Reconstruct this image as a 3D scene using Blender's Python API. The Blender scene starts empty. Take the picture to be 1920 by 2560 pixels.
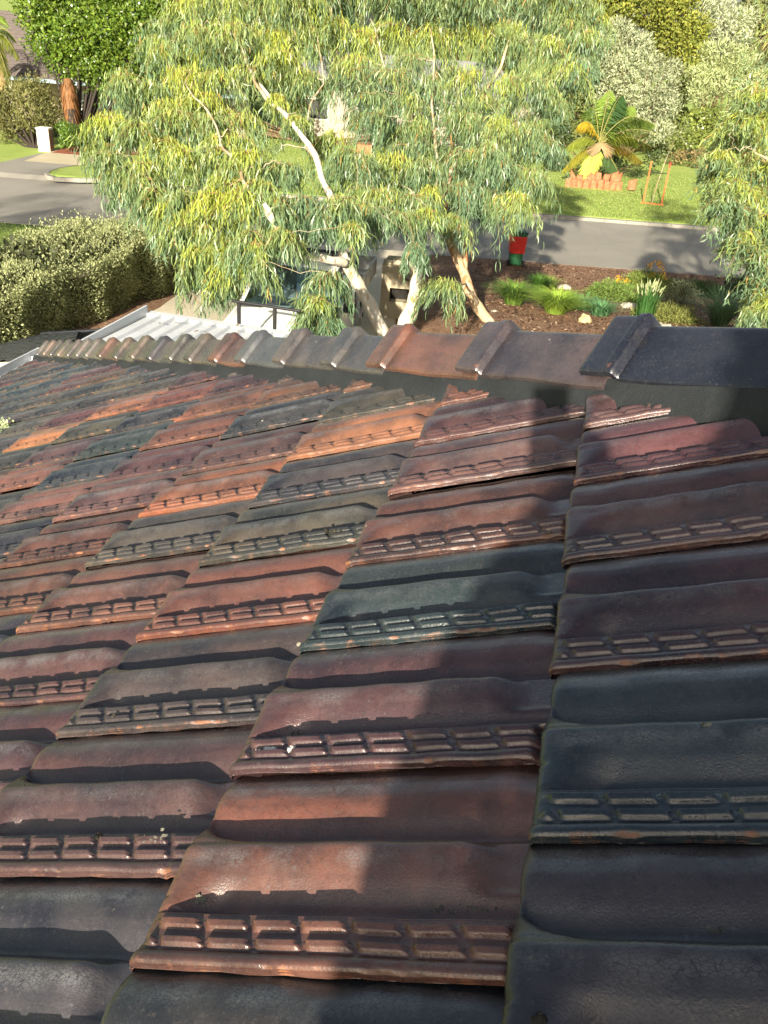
import bpy, bmesh, math, random
import numpy as np
from mathutils import Vector, Matrix

scene = bpy.context.scene
C = scene.collection
random.seed(7)
RNG = np.random.default_rng(11)

# ------------------------------------------------------------------ camera, sky, sun, exposure
CAM = np.array([0.24903, -0.36781, 6.3])
RIGHT = np.array([0.96612953, 0.24825612, 0.07044594])
DOWN = np.array([0.18225317, -0.46314941, -0.86733869])
FWD = np.array([-0.18269514, 0.85080052, -0.49270778])
F = 2145.0                                       # focal length in pixels of the 1920 x 2560 frame
cam_data = bpy.data.cameras.new("camera")
cam = bpy.data.objects.new("camera", cam_data)
C.objects.link(cam)
cam.matrix_world = Matrix(((RIGHT[0], -DOWN[0], -FWD[0], CAM[0]), (RIGHT[1], -DOWN[1], -FWD[1], CAM[1]),
                           (RIGHT[2], -DOWN[2], -FWD[2], CAM[2]), (0, 0, 0, 1)))
cam_data.sensor_fit = 'VERTICAL'
cam_data.sensor_height = 36.0
cam_data.lens = 36.0 * F / 2560.0
cam_data.clip_start = 0.02
cam_data.clip_end = 3000.0
scene.camera = cam

SUN_DIR = np.array([-0.0093, 0.93726, -0.34850])  # direction the light travels
world = bpy.data.worlds.new("World")
scene.world = world
world.use_nodes = True
wn = world.node_tree
wn.nodes.clear()
sky = wn.nodes.new("ShaderNodeTexSky")
sky.sky_type = 'NISHITA'
sky.sun_disc = False
sky.sun_elevation = math.radians(20.4)
sky.sun_rotation = math.radians(179.4)
sky.dust_density = 3.0
sky.ozone_density = 0.35
bg = wn.nodes.new("ShaderNodeBackground")
bg.inputs["Strength"].default_value = 0.060
wo = wn.nodes.new("ShaderNodeOutputWorld")
hs = wn.nodes.new("ShaderNodeHueSaturation")          # thin high haze: a paler sky than clear blue
hs.inputs["Saturation"].default_value = 0.75
wn.links.new(sky.outputs[0], hs.inputs["Color"])
wn.links.new(hs.outputs[0], bg.inputs[0])
wn.links.new(bg.outputs[0], wo.inputs[0])
sun_data = bpy.data.lights.new("sun", 'SUN')
sun_data.energy = 5.0
sun_data.angle = math.radians(0.8)
sun_data.color = (1.0, 0.90, 0.74)
sun = bpy.data.objects.new("sun", sun_data)
C.objects.link(sun)
sun.rotation_euler = Vector(SUN_DIR).to_track_quat('-Z', 'Y').to_euler()
sun.location = (0, -20, 30)
scene.view_settings.view_transform = 'Standard'
scene.view_settings.look = 'None'
scene.view_settings.gamma = 1.0
scene.view_settings.use_curve_mapping = False
scene.view_settings.exposure = 1.52
scene.render.engine = 'CYCLES'
scene.cycles.max_bounces = 6
scene.cycles.transparent_max_bounces = 4

# ------------------------------------------------------------------ helpers
def tag(o, label=None, cat=None, group=None, kind=None):
    if label: o['label'] = label
    if cat: o['category'] = cat
    if group: o['group'] = group
    if kind: o['kind'] = kind
    return o

def empty(name, loc=(0, 0, 0), label=None, cat=None, group=None):
    o = bpy.data.objects.new(name, None)
    C.objects.link(o)
    o.location = loc
    o.empty_display_size = 0.1
    return tag(o, label, cat, group)

def link(name, me, mat=None, parent=None):
    o = bpy.data.objects.new(name, me)
    C.objects.link(o)
    if mat is not None and len(me.materials) == 0:
        me.materials.append(mat)
    if parent is not None:
        o.parent = parent
        o.matrix_parent_inverse = parent_inv(parent)
    return o

def parent_inv(p):
    m = Matrix.Identity(4)
    q = p
    chain = []
    while q is not None:
        chain.append(q)
        q = q.parent
    for q in reversed(chain):
        m = m @ (q.matrix_parent_inverse if q.parent else Matrix.Identity(4)) @ q.matrix_basis
    return m.inverted()

def mesh_np(name, verts, faces, smooth=False, cols=None, attr=None):
    """verts (N,3); faces = list of index arrays of equal width arrays (list of (M,k))"""
    me = bpy.data.meshes.new(name)
    verts = np.asarray(verts, np.float32)
    if not isinstance(faces, list) or (len(faces) and not isinstance(faces[0], np.ndarray)):
        me.from_pydata([tuple(v) for v in verts], [], faces)
    else:
        me.vertices.add(len(verts))
        me.vertices.foreach_set("co", verts.ravel())
        nl = sum(f.size for f in faces)
        me.loops.add(nl)
        me.loops.foreach_set("vertex_index", np.concatenate([f.ravel() for f in faces]).astype(np.int32))
        tot = np.concatenate([np.full(len(f), f.shape[1]) for f in faces]).astype(np.int32)
        start = np.concatenate([[0], np.cumsum(tot)[:-1]]).astype(np.int32)
        me.polygons.add(len(tot))
        me.polygons.foreach_set("loop_start", start)
        try:
            me.polygons.foreach_set("loop_total", tot)
        except Exception:
            pass
    me.update(calc_edges=True)
    if smooth:
        me.polygons.foreach_set("use_smooth", np.ones(len(me.polygons), dtype=bool))
    if cols is not None:
        a = me.attributes.new("Col", 'FLOAT_COLOR', 'POINT')
        c4 = np.ones((len(verts), 4), np.float32)
        c4[:, :3] = cols
        a.data.foreach_set("color", c4.ravel())
    if attr is not None:
        for k, v in attr.items():
            a = me.attributes.new(k, 'FLOAT', 'POINT')
            a.data.foreach_set("value", np.asarray(v, np.float32))
    me.validate()
    return me

class MB:
    """collects shapes into one mesh"""
    def __init__(self):
        self.v = []
        self.f = []
    def add(self, verts, faces):
        n = len(self.v)
        self.v += [tuple(map(float, p)) for p in verts]
        self.f += [tuple(i + n for i in f) for f in faces]
        return self
    def box(self, c, s, ax=None, taper=1.0):
        """box with half-sizes s about c; ax = three unit axes"""
        c = np.array(c, float)
        A = np.eye(3) if ax is None else np.array(ax, float)
        vs = []
        for z in (-1, 1):
            t = taper if z > 0 else 1.0
            for (x, y) in ((-1, -1), (1, -1), (1, 1), (-1, 1)):
                vs.append(c + A[0] * x * s[0] * t + A[1] * y * s[1] * t + A[2] * z * s[2])
        return self.add(vs, [(3, 2, 1, 0), (4, 5, 6, 7), (0, 1, 5, 4), (1, 2, 6, 5), (2, 3, 7, 6), (3, 0, 4, 7)])
    def tube(self, pts, rad, sides=8, cap=True):
        pts = [np.array(p, float) for p in pts]
        if np.isscalar(rad): rad = [rad] * len(pts)
        n = len(pts)
        vs = []
        ref = None
        for i in range(n):
            d = pts[min(i + 1, n - 1)] - pts[max(i - 1, 0)]
            d = d / (np.linalg.norm(d) + 1e-9)
            if ref is None:
                ref = np.array([1., 0, 0]) if abs(d[0]) < .8 else np.array([0, 1., 0])
            a = np.cross(d, ref); a /= np.linalg.norm(a) + 1e-9
            b = np.cross(a, d)
            ref = np.cross(d, a) * -1
            ref = b if np.linalg.norm(b) > 0 else ref
            for k in range(sides):
                t = 2 * math.pi * k / sides
                vs.append(pts[i] + rad[i] * (math.cos(t) * a + math.sin(t) * b))
        fs = []
        for i in range(n - 1):
            for k in range(sides):
                k2 = (k + 1) % sides
                fs.append((i * sides + k, i * sides + k2, (i + 1) * sides + k2, (i + 1) * sides + k))
        if cap:
            fs.append(tuple(range(sides))[::-1])
            fs.append(tuple((n - 1) * sides + k for k in range(sides)))
        return self.add(vs, fs)
    def prism(self, poly, axis, length, origin=(0, 0, 0), e1=(1, 0, 0), e2=(0, 0, 1)):
        """2D polygon in e1,e2 extruded along axis"""
        o = np.array(origin, float); e1 = np.array(e1, float); e2 = np.array(e2, float); ax = np.array(axis, float)
        vs = [o + e1 * p[0] + e2 * p[1] for p in poly] + [o + e1 * p[0] + e2 * p[1] + ax * length for p in poly]
        n = len(poly)
        fs = [tuple(range(n)), tuple(range(2 * n - 1, n - 1, -1))] + [((i + 1) % n, i, n + i, n + (i + 1) % n) for i in range(n)]
        return self.add(vs, fs)
    def build(self, name, mat, parent=None, smooth=False, bevel=0, subsurf=0):
        me = bpy.data.meshes.new(name)
        me.from_pydata(self.v, [], self.f)
        bm = bmesh.new(); bm.from_mesh(me)
        bmesh.ops.recalc_face_normals(bm, faces=bm.faces)
        if bevel:
            bmesh.ops.bevel(bm, geom=[e for e in bm.edges if e.is_manifold and e.calc_face_angle(0) > .5], offset=bevel, segments=2, affect='EDGES', profile=.6)
        bm.to_mesh(me); bm.free()
        if smooth:
            me.polygons.foreach_set("use_smooth", np.ones(len(me.polygons), dtype=bool))
        return link(name, me, mat, parent)

def smooth01(a, b, x):
    t = np.clip((x - a) / (b - a), 0, 1)
    return t * t * (3 - 2 * t)

def unit(v):
    v = np.asarray(v, float)
    return v / (np.linalg.norm(v, axis=-1, keepdims=True) + 1e-12)

# ground shape: the road runs along KD, far side is KN
K0 = np.array([-3.69, 26.92, 0.0]); KD = np.array([.9719, .2355, 0.0]); KN = np.array([-.2355, .9719, 0.0])
def kerb_frame(a, s, z=0.0):
    return K0 + KD * a + KN * s + np.array([0, 0, z])
def s_of(p): return float((np.asarray(p) - K0) @ KN)
def gz_s(s):
    s = np.asarray(s, float)
    near = .10 + 1.0 * smooth01(1.5, 12, -s)
    return np.where(s < 0, near, .10)
def gz(p): return float(gz_s(s_of(p)))
def ray(px, py):
    d = RIGHT * ((px - 960) / F) + DOWN * ((py - 1280) / F) + FWD
    return d
def at(px, py, depth): return CAM + ray(px, py) * depth
def atz(px, py, z):
    d = ray(px, py); return CAM + d * ((z - CAM[2]) / d[2])
def ground(px, py):
    z = 0.1
    for _ in range(40):
        p = atz(px, py, z); z = .5 * z + .5 * gz(p)
    p[2] = gz(p)
    return p
D = 1920 / 1659.0          # layout notes taken on a 1659 px wide view
def atd(x, y, depth): return at(x * D, y * D, depth)

# ------------------------------------------------------------------ materials
class NT:
    def __init__(self, name):
        self.m = bpy.data.materials.new(name)
        self.m.use_nodes = True
        self.t = self.m.node_tree
        self.t.nodes.clear()
        self.out = self.n("ShaderNodeOutputMaterial")
    def n(self, typ, **kw):
        nd = self.t.nodes.new(typ)
        for k, v in kw.items(): setattr(nd, k, v)
        return nd
    def l(self, a, b): self.t.links.new(a, b)
    def val(self, sock, v):
        if hasattr(v, 'links') or hasattr(v, 'is_linked'): self.l(v, sock)
        else: sock.default_value = v
    def math(self, op, a, b=0.5, clamp=False):
        nd = self.n("ShaderNodeMath", operation=op); nd.use_clamp = clamp
        self.val(nd.inputs[0], a); self.val(nd.inputs[1], b); return nd.outputs[0]
    def mix(self, fac, a, b, blend='MIX'):
        nd = self.n("ShaderNodeMix", data_type='RGBA', blend_type=blend)
        self.val(nd.inputs[0], fac)
        self.val(nd.inputs[6], a if hasattr(a, 'is_linked') else (*a, 1)); self.val(nd.inputs[7], b if hasattr(b, 'is_linked') else (*b, 1))
        return nd.outputs[2]
    def coords(self, kind="Object", rnd=False):
        tc = self.n("ShaderNodeTexCoord")
        o = tc.outputs[kind]
        if rnd:
            oi = self.n("ShaderNodeObjectInfo")
            mu = self.math('MULTIPLY', oi.outputs["Random"], 57.0)
            va = self.n("ShaderNodeVectorMath", operation='ADD')
            self.l(o, va.inputs[0]); self.l(mu, va.inputs[1]); o = va.outputs[0]
        return o
    def noise(self, vec, scale, detail=3, rough=.55, dist=0.0):
        nd = self.n("ShaderNodeTexNoise"); nd.inputs["Scale"].default_value = scale
        nd.inputs["Detail"].default_value = detail; nd.inputs["Roughness"].default_value = rough; nd.inputs["Distortion"].default_value = dist
        self.l(vec, nd.inputs["Vector"]); return nd.outputs["Fac"]
    def voro(self, vec, scale, feature='F1', out="Distance", rnd=1.0):
        nd = self.n("ShaderNodeTexVoronoi", feature=feature); nd.inputs["Scale"].default_value = scale
        nd.inputs["Randomness"].default_value = rnd
        self.l(vec, nd.inputs["Vector"]); return nd.outputs[out]
    def ramp(self, fac, p0, p1, c0=0.0, c1=1.0):
        nd = self.n("ShaderNodeMapRange"); nd.interpolation_type = 'SMOOTHSTEP'
        self.l(fac, nd.inputs[0]); nd.inputs[1].default_value = p0; nd.inputs[2].default_value = p1
        nd.inputs[3].default_value = c0; nd.inputs[4].default_value = c1; return nd.outputs[0]
    def scalevec(self, vec, s):
        nd = self.n("ShaderNodeMapping"); nd.inputs["Scale"].default_value = s; self.l(vec, nd.inputs[0]); return nd.outputs[0]
    def attr(self, name, out="Color"):
        nd = self.n("ShaderNodeAttribute"); nd.attribute_name = name; return nd.outputs[out]
    def bump(self, h, strength=.3, dist=.01):
        nd = self.n("ShaderNodeBump"); nd.inputs["Strength"].default_value = strength; nd.inputs["Distance"].default_value = dist
        self.l(h, nd.inputs["Height"]); return nd.outputs[0]
    def bsdf(self, col, rough=.6, spec=.4, normal=None, metal=0.0, coat=0.0, coat_rough=.2):
        b = self.n("ShaderNodeBsdfPrincipled")
        self.val(b.inputs["Base Color"], col if hasattr(col, 'is_linked') else (*col, 1))
        self.val(b.inputs["Roughness"], rough); self.val(b.inputs["Specular IOR Level"], spec)
        b.inputs["Metallic"].default_value = metal
        self.val(b.inputs["Coat Weight"], coat); b.inputs["Coat Roughness"].default_value = coat_rough
        if normal is not None: self.l(normal, b.inputs["Normal"])
        return b
    def done(self, sh):
        self.l(sh if hasattr(sh, 'is_linked') else sh.outputs[0], self.out.inputs[0]); return self.m

def mat_plain(name, col, rough=.6, spec=.4, var=.25, scale=6, bump=.0, bscale=40, metal=0.0, coat=0.0):
    t = NT(name); v = t.coords("Object", True)
    nz = t.noise(v, scale, 4)
    c = t.mix(t.ramp(nz, .3, .7), tuple(x * (1 - var) for x in col), tuple(min(1, x * (1 + var)) for x in col))
    nrm = t.bump(t.noise(v, bscale, 4), bump, .01) if bump else None
    return t.done(t.bsdf(c, rough, spec, nrm, metal, coat))

def mat_leaf(name, trans=.35, rough=.45, spec=.35, gain=1.0):
    t = NT(name); c = t.attr("Col")
    if gain != 1.0: c = t.mix(1.0, c, (gain,) * 3, 'MULTIPLY')
    b = t.bsdf(c, rough, spec)
    tr = t.n("ShaderNodeBsdfTranslucent")
    t.l(t.mix(1.0, c, (1.15, 1.1, .6), 'MULTIPLY'), tr.inputs[0])
    mx = t.n("ShaderNodeMixShader"); mx.inputs[0].default_value = trans
    t.l(b.outputs[0], mx.inputs[1]); t.l(tr.outputs[0], mx.inputs[2])
    return t.done(mx.outputs[0])

def mat_tile(name, ridge=False):
    t = NT(name); v = t.coords("Object", True)
    oi = t.n("ShaderNodeObjectInfo"); base = oi.outputs["Color"]
    w = t.attr("wear", "Fac")
    big = t.noise(v, 7, 3); mid = t.noise(v, 34, 4, .6); fine = t.noise(v, 260, 4, .6)
    c = t.mix(t.ramp(big, .35, .66), t.mix(1.0, base, (.40, .46, .56), 'MULTIPLY'), t.mix(1.0, base, (1.2, 1.15, 1.1), 'MULTIPLY'))            # flashed glaze, darker patches
    wf_ = t.ramp(t.noise(t.scalevec(v, (.6, 1.4, 1)), 4.5, 3, .5, .4), .52, .72, 0, .75)
    c = t.mix(wf_, c, t.mix(1.0, base, (1.75, 1.32, 1.12), 'MULTIPLY'))
    c = t.mix(t.ramp(mid, .45, .8, 0, .35), c, t.mix(1.0, base, (1.6, 1.5, 1.45), 'MULTIPLY'))
    c = t.mix(t.ramp(fine, .54, .72, 0, .42), c, (.085, .073, .066))
    c = t.mix(t.ramp(fine, .28, .44, .5, 0), c, t.mix(1.0, base, (.4, .4, .42), 'MULTIPLY'))                                # salt-and-pepper grain
    # bare clay where the glaze is thin or chipped
    wn_ = t.math('ADD', w, t.math('MULTIPLY', t.math('SUBTRACT', t.noise(v, 48, 5, .65), .5), 1.5))
    clay = t.mix(t.ramp(mid, .3, .75), (.10, .035, .014), (.30, .115, .042))
    cw = t.ramp(wn_, .62, .95, 0, .85)
    c = t.mix(cw, c, clay)
    # chips: few bright clay spots; lichen rings and pale specks
    vc = t.n("ShaderNodeTexVoronoi"); vc.inputs["Scale"].default_value = 26; t.l(v, vc.inputs["Vector"])
    sep = t.n("ShaderNodeSeparateColor"); t.l(vc.outputs["Color"], sep.inputs[0])
    rr = t.math('MULTIPLY', t.math('GREATER_THAN', sep.outputs[0], .965), t.math('LESS_THAN', vc.outputs["Distance"], t.math('MULTIPLY', sep.outputs[1], .13)))
    c = t.mix(t.math('MULTIPLY', rr, .85), c, t.mix(t.math('GREATER_THAN', sep.outputs[2], .55), (.34, .15, .065), (.30, .28, .21)))
    v2 = t.n("ShaderNodeTexVoronoi"); v2.inputs["Scale"].default_value = 170; t.l(v, v2.inputs["Vector"])
    sp2 = t.n("ShaderNodeSeparateColor"); t.l(v2.outputs["Color"], sp2.inputs[0])
    r2 = t.math('MULTIPLY', t.math('GREATER_THAN', sp2.outputs[0], .90), t.math('LESS_THAN', v2.outputs["Distance"], .26))
    c = t.mix(t.math('MULTIPLY', r2, .5), c, t.mix(sp2.outputs[1], (.12, .11, .10), (.025, .022, .021)))
    st = t.ramp(t.noise(t.scalevec(v, (3.5, 30, 8)), 3.0, 4, .6), .45, .75, 0, .45)
    c = t.mix(st, c, t.mix(1.0, base, (.55, .6, .68), 'MULTIPLY'))
    mo = t.noise(v, 85, 4, .65)
    c = t.mix(t.ramp(mo, .52, .70, 0, .40), c, t.mix(1.0, base, (.42, .42, .45), 'MULTIPLY'))
    c = t.mix(t.ramp(mo, .30, .44, .35, 0), c, t.mix(1.0, base, (1.7, 1.5, 1.4), 'MULTIPLY'))
    # pale sheen painted into the glaze colour on the roll crowns, broken by hairline cracks
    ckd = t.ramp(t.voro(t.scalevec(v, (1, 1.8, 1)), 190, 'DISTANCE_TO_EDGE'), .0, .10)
    bl = t.math('MULTIPLY', t.attr('painted_sheen', 'Fac'), t.math('MULTIPLY', ckd, t.ramp(t.noise(v, 26, 5, .7), .34, .62)))
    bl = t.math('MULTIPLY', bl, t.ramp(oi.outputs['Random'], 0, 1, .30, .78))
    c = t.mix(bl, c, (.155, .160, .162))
    # grime that settles in a few soft patches
    g = t.ramp(t.noise(v, 13, 5, .7), .58, .78, 0, .5)
    c = t.mix(g, c, (.028, .025, .022))
    # crazing and orange peel of the glaze
    cr = t.voro(t.scalevec(v, (1, 1.6, 1)), 210, 'DISTANCE_TO_EDGE')
    crz = t.ramp(cr, 0.0, .12)
    hgt = t.math('ADD', t.math('MULTIPLY', t.noise(v, 520, 3, .6), .55), t.math('ADD', t.math('MULTIPLY', crz, t.ramp(big, .52, .7, 0, .14)), t.math('MULTIPLY', mid, .9)))
    nrm = t.bump(hgt, .40, .0018)
    rgh = t.math('ADD', t.ramp(t.noise(v, 21, 4, .65),   .3, .75, .19, .42), t.math('MULTIPLY', cw, .3))
    b_ = t.bsdf(c, rgh, .72, nrm)
    b_.inputs["Sheen Weight"].default_value = .025; b_.inputs["Sheen Roughness"].default_value = .45; b_.inputs["Sheen Tint"].default_value = (.75, .72, .68, 1)
    return t.done(b_)

M = {}
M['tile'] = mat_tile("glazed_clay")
M['clay_edge'] = mat_plain("clay_edge", (.20, .08, .035), .75, .25, .5, 30, .3, 200)
def mat_mortar():
    t = NT("black_pointing"); v = t.coords("Object")
    n1 = t.noise(v, 6, 4); n2 = t.noise(v, 420, 3, .7)
    c = t.mix(t.ramp(n1, .3, .75), (.010, .0128, .0145), (.019, .023, .026))
    c = t.mix(t.ramp(n2, .60, .74, 0, .8), c, (.06, .065, .063))
    nrm = t.bump(t.math('ADD', n2, t.math('MULTIPLY', t.noise(v, 60, 4), 1.2)), .6, .004)
    return t.done(t.bsdf(c, .75, .35, nrm))
M['mortar'] = mat_mortar()
M['white_metal'] = mat_plain("white_steel", (.50, .52, .53), .45, .4, .06, 3)
M['cream_wall'] = mat_plain("cream_render", (.55, .49, .38), .85, .2, .12, 3, .3, 120)
M['underlay'] = mat_plain("roof_felt", (.02, .018, .017), .9, .1)
M['black_metal'] = mat_plain("black_paint", (.012, .012, .013), .4, .5, .1)
M['shingle'] = mat_plain("black_glazed_shingle", (.011, .012, .014), .28, .6, .4, 20, .1, 90)
M['deck'] = mat_plain("black_felt", (.004, .004, .005), .9, .1)

# ------------------------------------------------------------------ the ground
def mat_grass(name, c0, c1, c2):
    t = NT(name); v = t.coords("Object")
    n1 = t.noise(v, .55, 4); n2 = t.noise(v, 9, 4, .7); n3 = t.noise(v, 55, 3, .7)
    c = t.mix(t.ramp(n1, .35, .7), c0, c1)
    c = t.mix(t.ramp(n2, .45, .75, 0, .55), c, c2)
    c = t.mix(t.ramp(n3, .5, .8, 0, .35), c, tuple(x * .55 for x in c0))
    nrm = t.bump(t.math('ADD', n3, n2), .8, .03)
    return t.done(t.bsdf(c, .8, .2, nrm))
M['grass'] = mat_grass("lawn_grass", (.24, .33, .065), (.32, .40, .10), (.42, .45, .18))
def mat_asphalt():
    t = NT("asphalt"); v = t.coords("Object")
    n1 = t.noise(v, .35, 4); n2 = t.noise(v, 3.2, 5, .7); n3 = t.noise(v, 90, 3, .7)
    c = t.mix(t.ramp(n1, .3, .7), (.225, .212, .178), (.27, .253, .214))
    c = t.mix(t.ramp(n2, .5, .8, 0, .3), c, (.22, .21, .19))
    c = t.mix(t.ramp(n3, .55, .75, 0, .55), c, (.34, .32, .28))
    c = t.mix(t.ramp(n3, .25, .42, .45, 0), c, (.04, .04, .04))
    cr = t.voro(t.scalevec(v, (1, 1, 1)), .35, 'DISTANCE_TO_EDGE')
    c = t.mix(t.ramp(cr, 0.0, .006, .25, 0), c, (.07, .07, .07))
    return t.done(t.bsdf(c, .85, .25, t.bump(n3, .5, .01)))
M['asphalt'] = mat_asphalt()
def mat_concrete(name, c0, c1, grid=0.0):
    t = NT(name); v = t.coords("Object")
    n1 = t.noise(v, .7, 4); n2 = t.noise(v, 6, 5, .7); n3 = t.noise(v, 70, 3, .7)
    c = t.mix(t.ramp(n1, .3, .7), c0, c1)
    c = t.mix(t.ramp(n2, .52, .8, 0, .45), c, tuple(x * .62 for x in c0))
    c = t.mix(t.ramp(n3, .55, .8, 0, .3), c, tuple(x * .7 for x in c0))
    h = n3
    if grid:
        br = t.n("ShaderNodeTexBrick"); br.inputs["Scale"].default_value = grid; br.inputs["Mortar Size"].default_value = .012
        mp = t.n("ShaderNodeMapping"); mp.inputs["Rotation"].default_value = (0, 0, math.radians(13.6)); t.l(v, mp.inputs[0]); t.l(mp.outputs[0], br.inputs["Vector"])
        c = t.mix(t.math('MULTIPLY', br.outputs["Fac"], .45), c, tuple(x * .5 for x in c0))
    return t.done(t.bsdf(c, .85, .25, t.bump(h, .3, .01)))
M['concrete'] = mat_concrete("driveway_concrete", (.52, .46, .34), (.60, .54, .42), 1.4)
M['kerb'] = mat_concrete("kerb_concrete", (.22, .205, .175), (.28, .265, .225))
M['apron'] = mat_concrete("apron_concrete", (.40, .35, .23), (.46, .40, .28))
def mat_mulch():
    t = NT("bark_mulch"); v = t.coords("Object")
    n1 = t.noise(v, 1.3, 4); vo = t.n("ShaderNodeTexVoronoi"); vo.inputs["Scale"].default_value = 26; t.l(t.scalevec(v, (1, 1.7, 1)), vo.inputs["Vector"])
    sep = t.n("ShaderNodeSeparateColor"); t.l(vo.outputs["Color"], sep.inputs[0])
    c = t.mix(sep.outputs[0], (.12, .066, .042), (.32, .19, .115))
    c = t.mix(t.math('GREATER_THAN', sep.outputs[1], .88), c, (.34, .25, .17))
    c = t.mix(t.ramp(n1, .35, .7, 0, .35), c, (.10, .06, .038))
    return t.done(t.bsdf(c, .9, .15, t.bump(vo.outputs["Distance"], .8, .03)))
M['mulch'] = mat_mulch()
M['red_brick_paving'] = mat_plain("red_paving", (.26, .085, .05), .85, .2, .25, 12, .3, 30)

# base sheet: rows follow the road so the terrain steps exactly at the kerbs
sv = np.concatenate([[-400, -200, -100, -60, -40, -30], np.arange(-26, -.26, .5), [0.15], [.1501], [8.85], [8.8501], np.arange(9.4, 30, 2.0), [40, 60, 90, 150, 300, 700, 1500]])
av = np.concatenate([[-1500, -600, -300, -150, -80], np.arange(-50, 51, 1.0), [80, 150, 300, 600, 1500]])
SS, AA = np.meshgrid(sv, av, indexing='ij')
ZZ = gz_s(SS)
ZZ = np.where((SS > .1500) & (SS < 8.85005) & ~np.isclose(SS, .15, atol=2e-5), -.03, ZZ)
V = K0[None, None, :] + AA[..., None] * KD + SS[..., None] * KN
V[..., 2] = ZZ
nr, nc = SS.shape
idx = np.arange(nr * nc).reshape(nr, nc)
quads = np.stack([idx[:-1, :-1].ravel(), idx[:-1, 1:].ravel(), idx[1:, 1:].ravel(), idx[1:, :-1].ravel()], 1)
o = link("ground", mesh_np("ground", V.reshape(-1, 3), [quads]), M['grass']); tag(o, kind='structure')

def sheet(name, mat, left, right, n_along, n_across, lift, zfun=None, kind='structure'):
    """ruled sheet between two polylines (world xy), draped on the ground"""
    def resample(pl, n):
        pl = np.array(pl, float)[:, :2]
        d = np.r_[0, np.cumsum(np.linalg.norm(np.diff(pl, axis=0), axis=1))]
        t = np.linspace(0, d[-1], n)
        return np.stack([np.interp(t, d, pl[:, 0]), np.interp(t, d, pl[:, 1])], 1)
    A = resample(left, n_along); B = resample(right, n_along)
    vs = []
    for i in range(n_along):
        for k in range(n_across):
            p = A[i] + (B[i] - A[i]) * k / (n_across - 1)
            z = (gz((p[0], p[1], 0)) if zfun is None else zfun(p)) + lift
            vs.append((p[0], p[1], z))
    ii = np.arange(n_along * n_across).reshape(n_along, n_across)
    q = np.stack([ii[:-1, :-1].ravel(), ii[:-1, 1:].ravel(), ii[1:, 1:].ravel(), ii[1:, :-1].ravel()], 1)
    me = mesh_np(name, np.array(vs), [q])
    if me.polygons[0].normal.z < 0: me.flip_normals()
    return tag(link(name, me, mat), kind=kind)

flat0 = lambda p: 0.0
sheet("road", M['asphalt'], [kerb_frame(-120, .30), kerb_frame(120, .30)], [kerb_frame(-120, 8.62), kerb_frame(120, 8.62)], 80, 3, .0, flat0)
def kerb_strip(name, a0, a1, s0, s1, top=.115, low=None):
    n = max(2, int((a1 - a0) / .9))
    mb = MB()
    for k in range(n):                       # separate cast lengths with fine joints
        b0 = a0 + (a1 - a0) * k / n + .006; b1 = a0 + (a1 - a0) * (k + 1) / n - .006
        pr = [(s0, -.05), (s1, -.05), (s1, top if s1 > s0 else top), (s0, top)]
        o_ = kerb_frame(b0, 0)
        mb.prism([(s0, -.06), (s1, -.06), (s1, top), (s0, top)], KD, b1 - b0, o_, KN, (0, 0, 1))
    return tag(mb.build(name, M['kerb'], bevel=.012), kind='structure')
kerb_strip("near_kerb", -1.0, 60, .14, .32)
kerb_strip("near_kerb", -60, -7.2, .14, .32)
kerb_strip("far_kerb", -15.6, 60, 8.60, 8.86)
# cul-de-sac that runs off to the far side, with a grassed island nose
w = lambda px, py, z=.1: atz(px, py, z)
sr = [w(-150, 396), w(-60, 403), w(0, 407), w(55, 395), w(105, 383), w(150, 388), w(262, 400), w(262, 408), w(200, 413), w(150, 420), w(128, 428), w(113, 440), kerb_frame(-15.75, 8.80), kerb_frame(-75, 8.80)]
for p_ in sr: p_[2] = .116
mb = MB(); mb.add(sr + [kerb_frame(-75, 8.35, .004), kerb_frame(-15.75, 8.35, .004)], [tuple(range(len(sr)))[::-1], (len(sr) - 2, len(sr) - 1, len(sr), len(sr) + 1)]); o = mb.build("side_road", M['asphalt']); tag(o, kind='structure')
sheet("concrete_apron", M['apron'], [w(60, 404), w(112, 384), w(140, 376)], [w(200, 415), w(262, 402), w(285, 392)], 6, 3, .022)
sheet("brick_driveway", M['red_brick_paving'], [w(128, 383), w(170, 369), w(250, 356)], [w(262, 394), w(300, 388), w(420, 388)], 8, 3, .030)
isl = [w(112, 441), w(118, 447), w(135, 452), w(200, 455), w(330, 455)]
mb = MB()
for a_, b_ in zip(isl[:-1], isl[1:]):
    d_ = unit(b_ - a_); nrm_ = np.array([-d_[1], d_[0], 0])
    mb.prism([(0, -.05), (.16, -.05), (.16, .10), (0, .10)], d_, np.linalg.norm(b_ - a_) + .02, a_ + np.array([0, 0, .03]), nrm_, (0, 0, 1))
tag(mb.build("island_kerb", M['kerb']), kind='structure')

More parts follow.
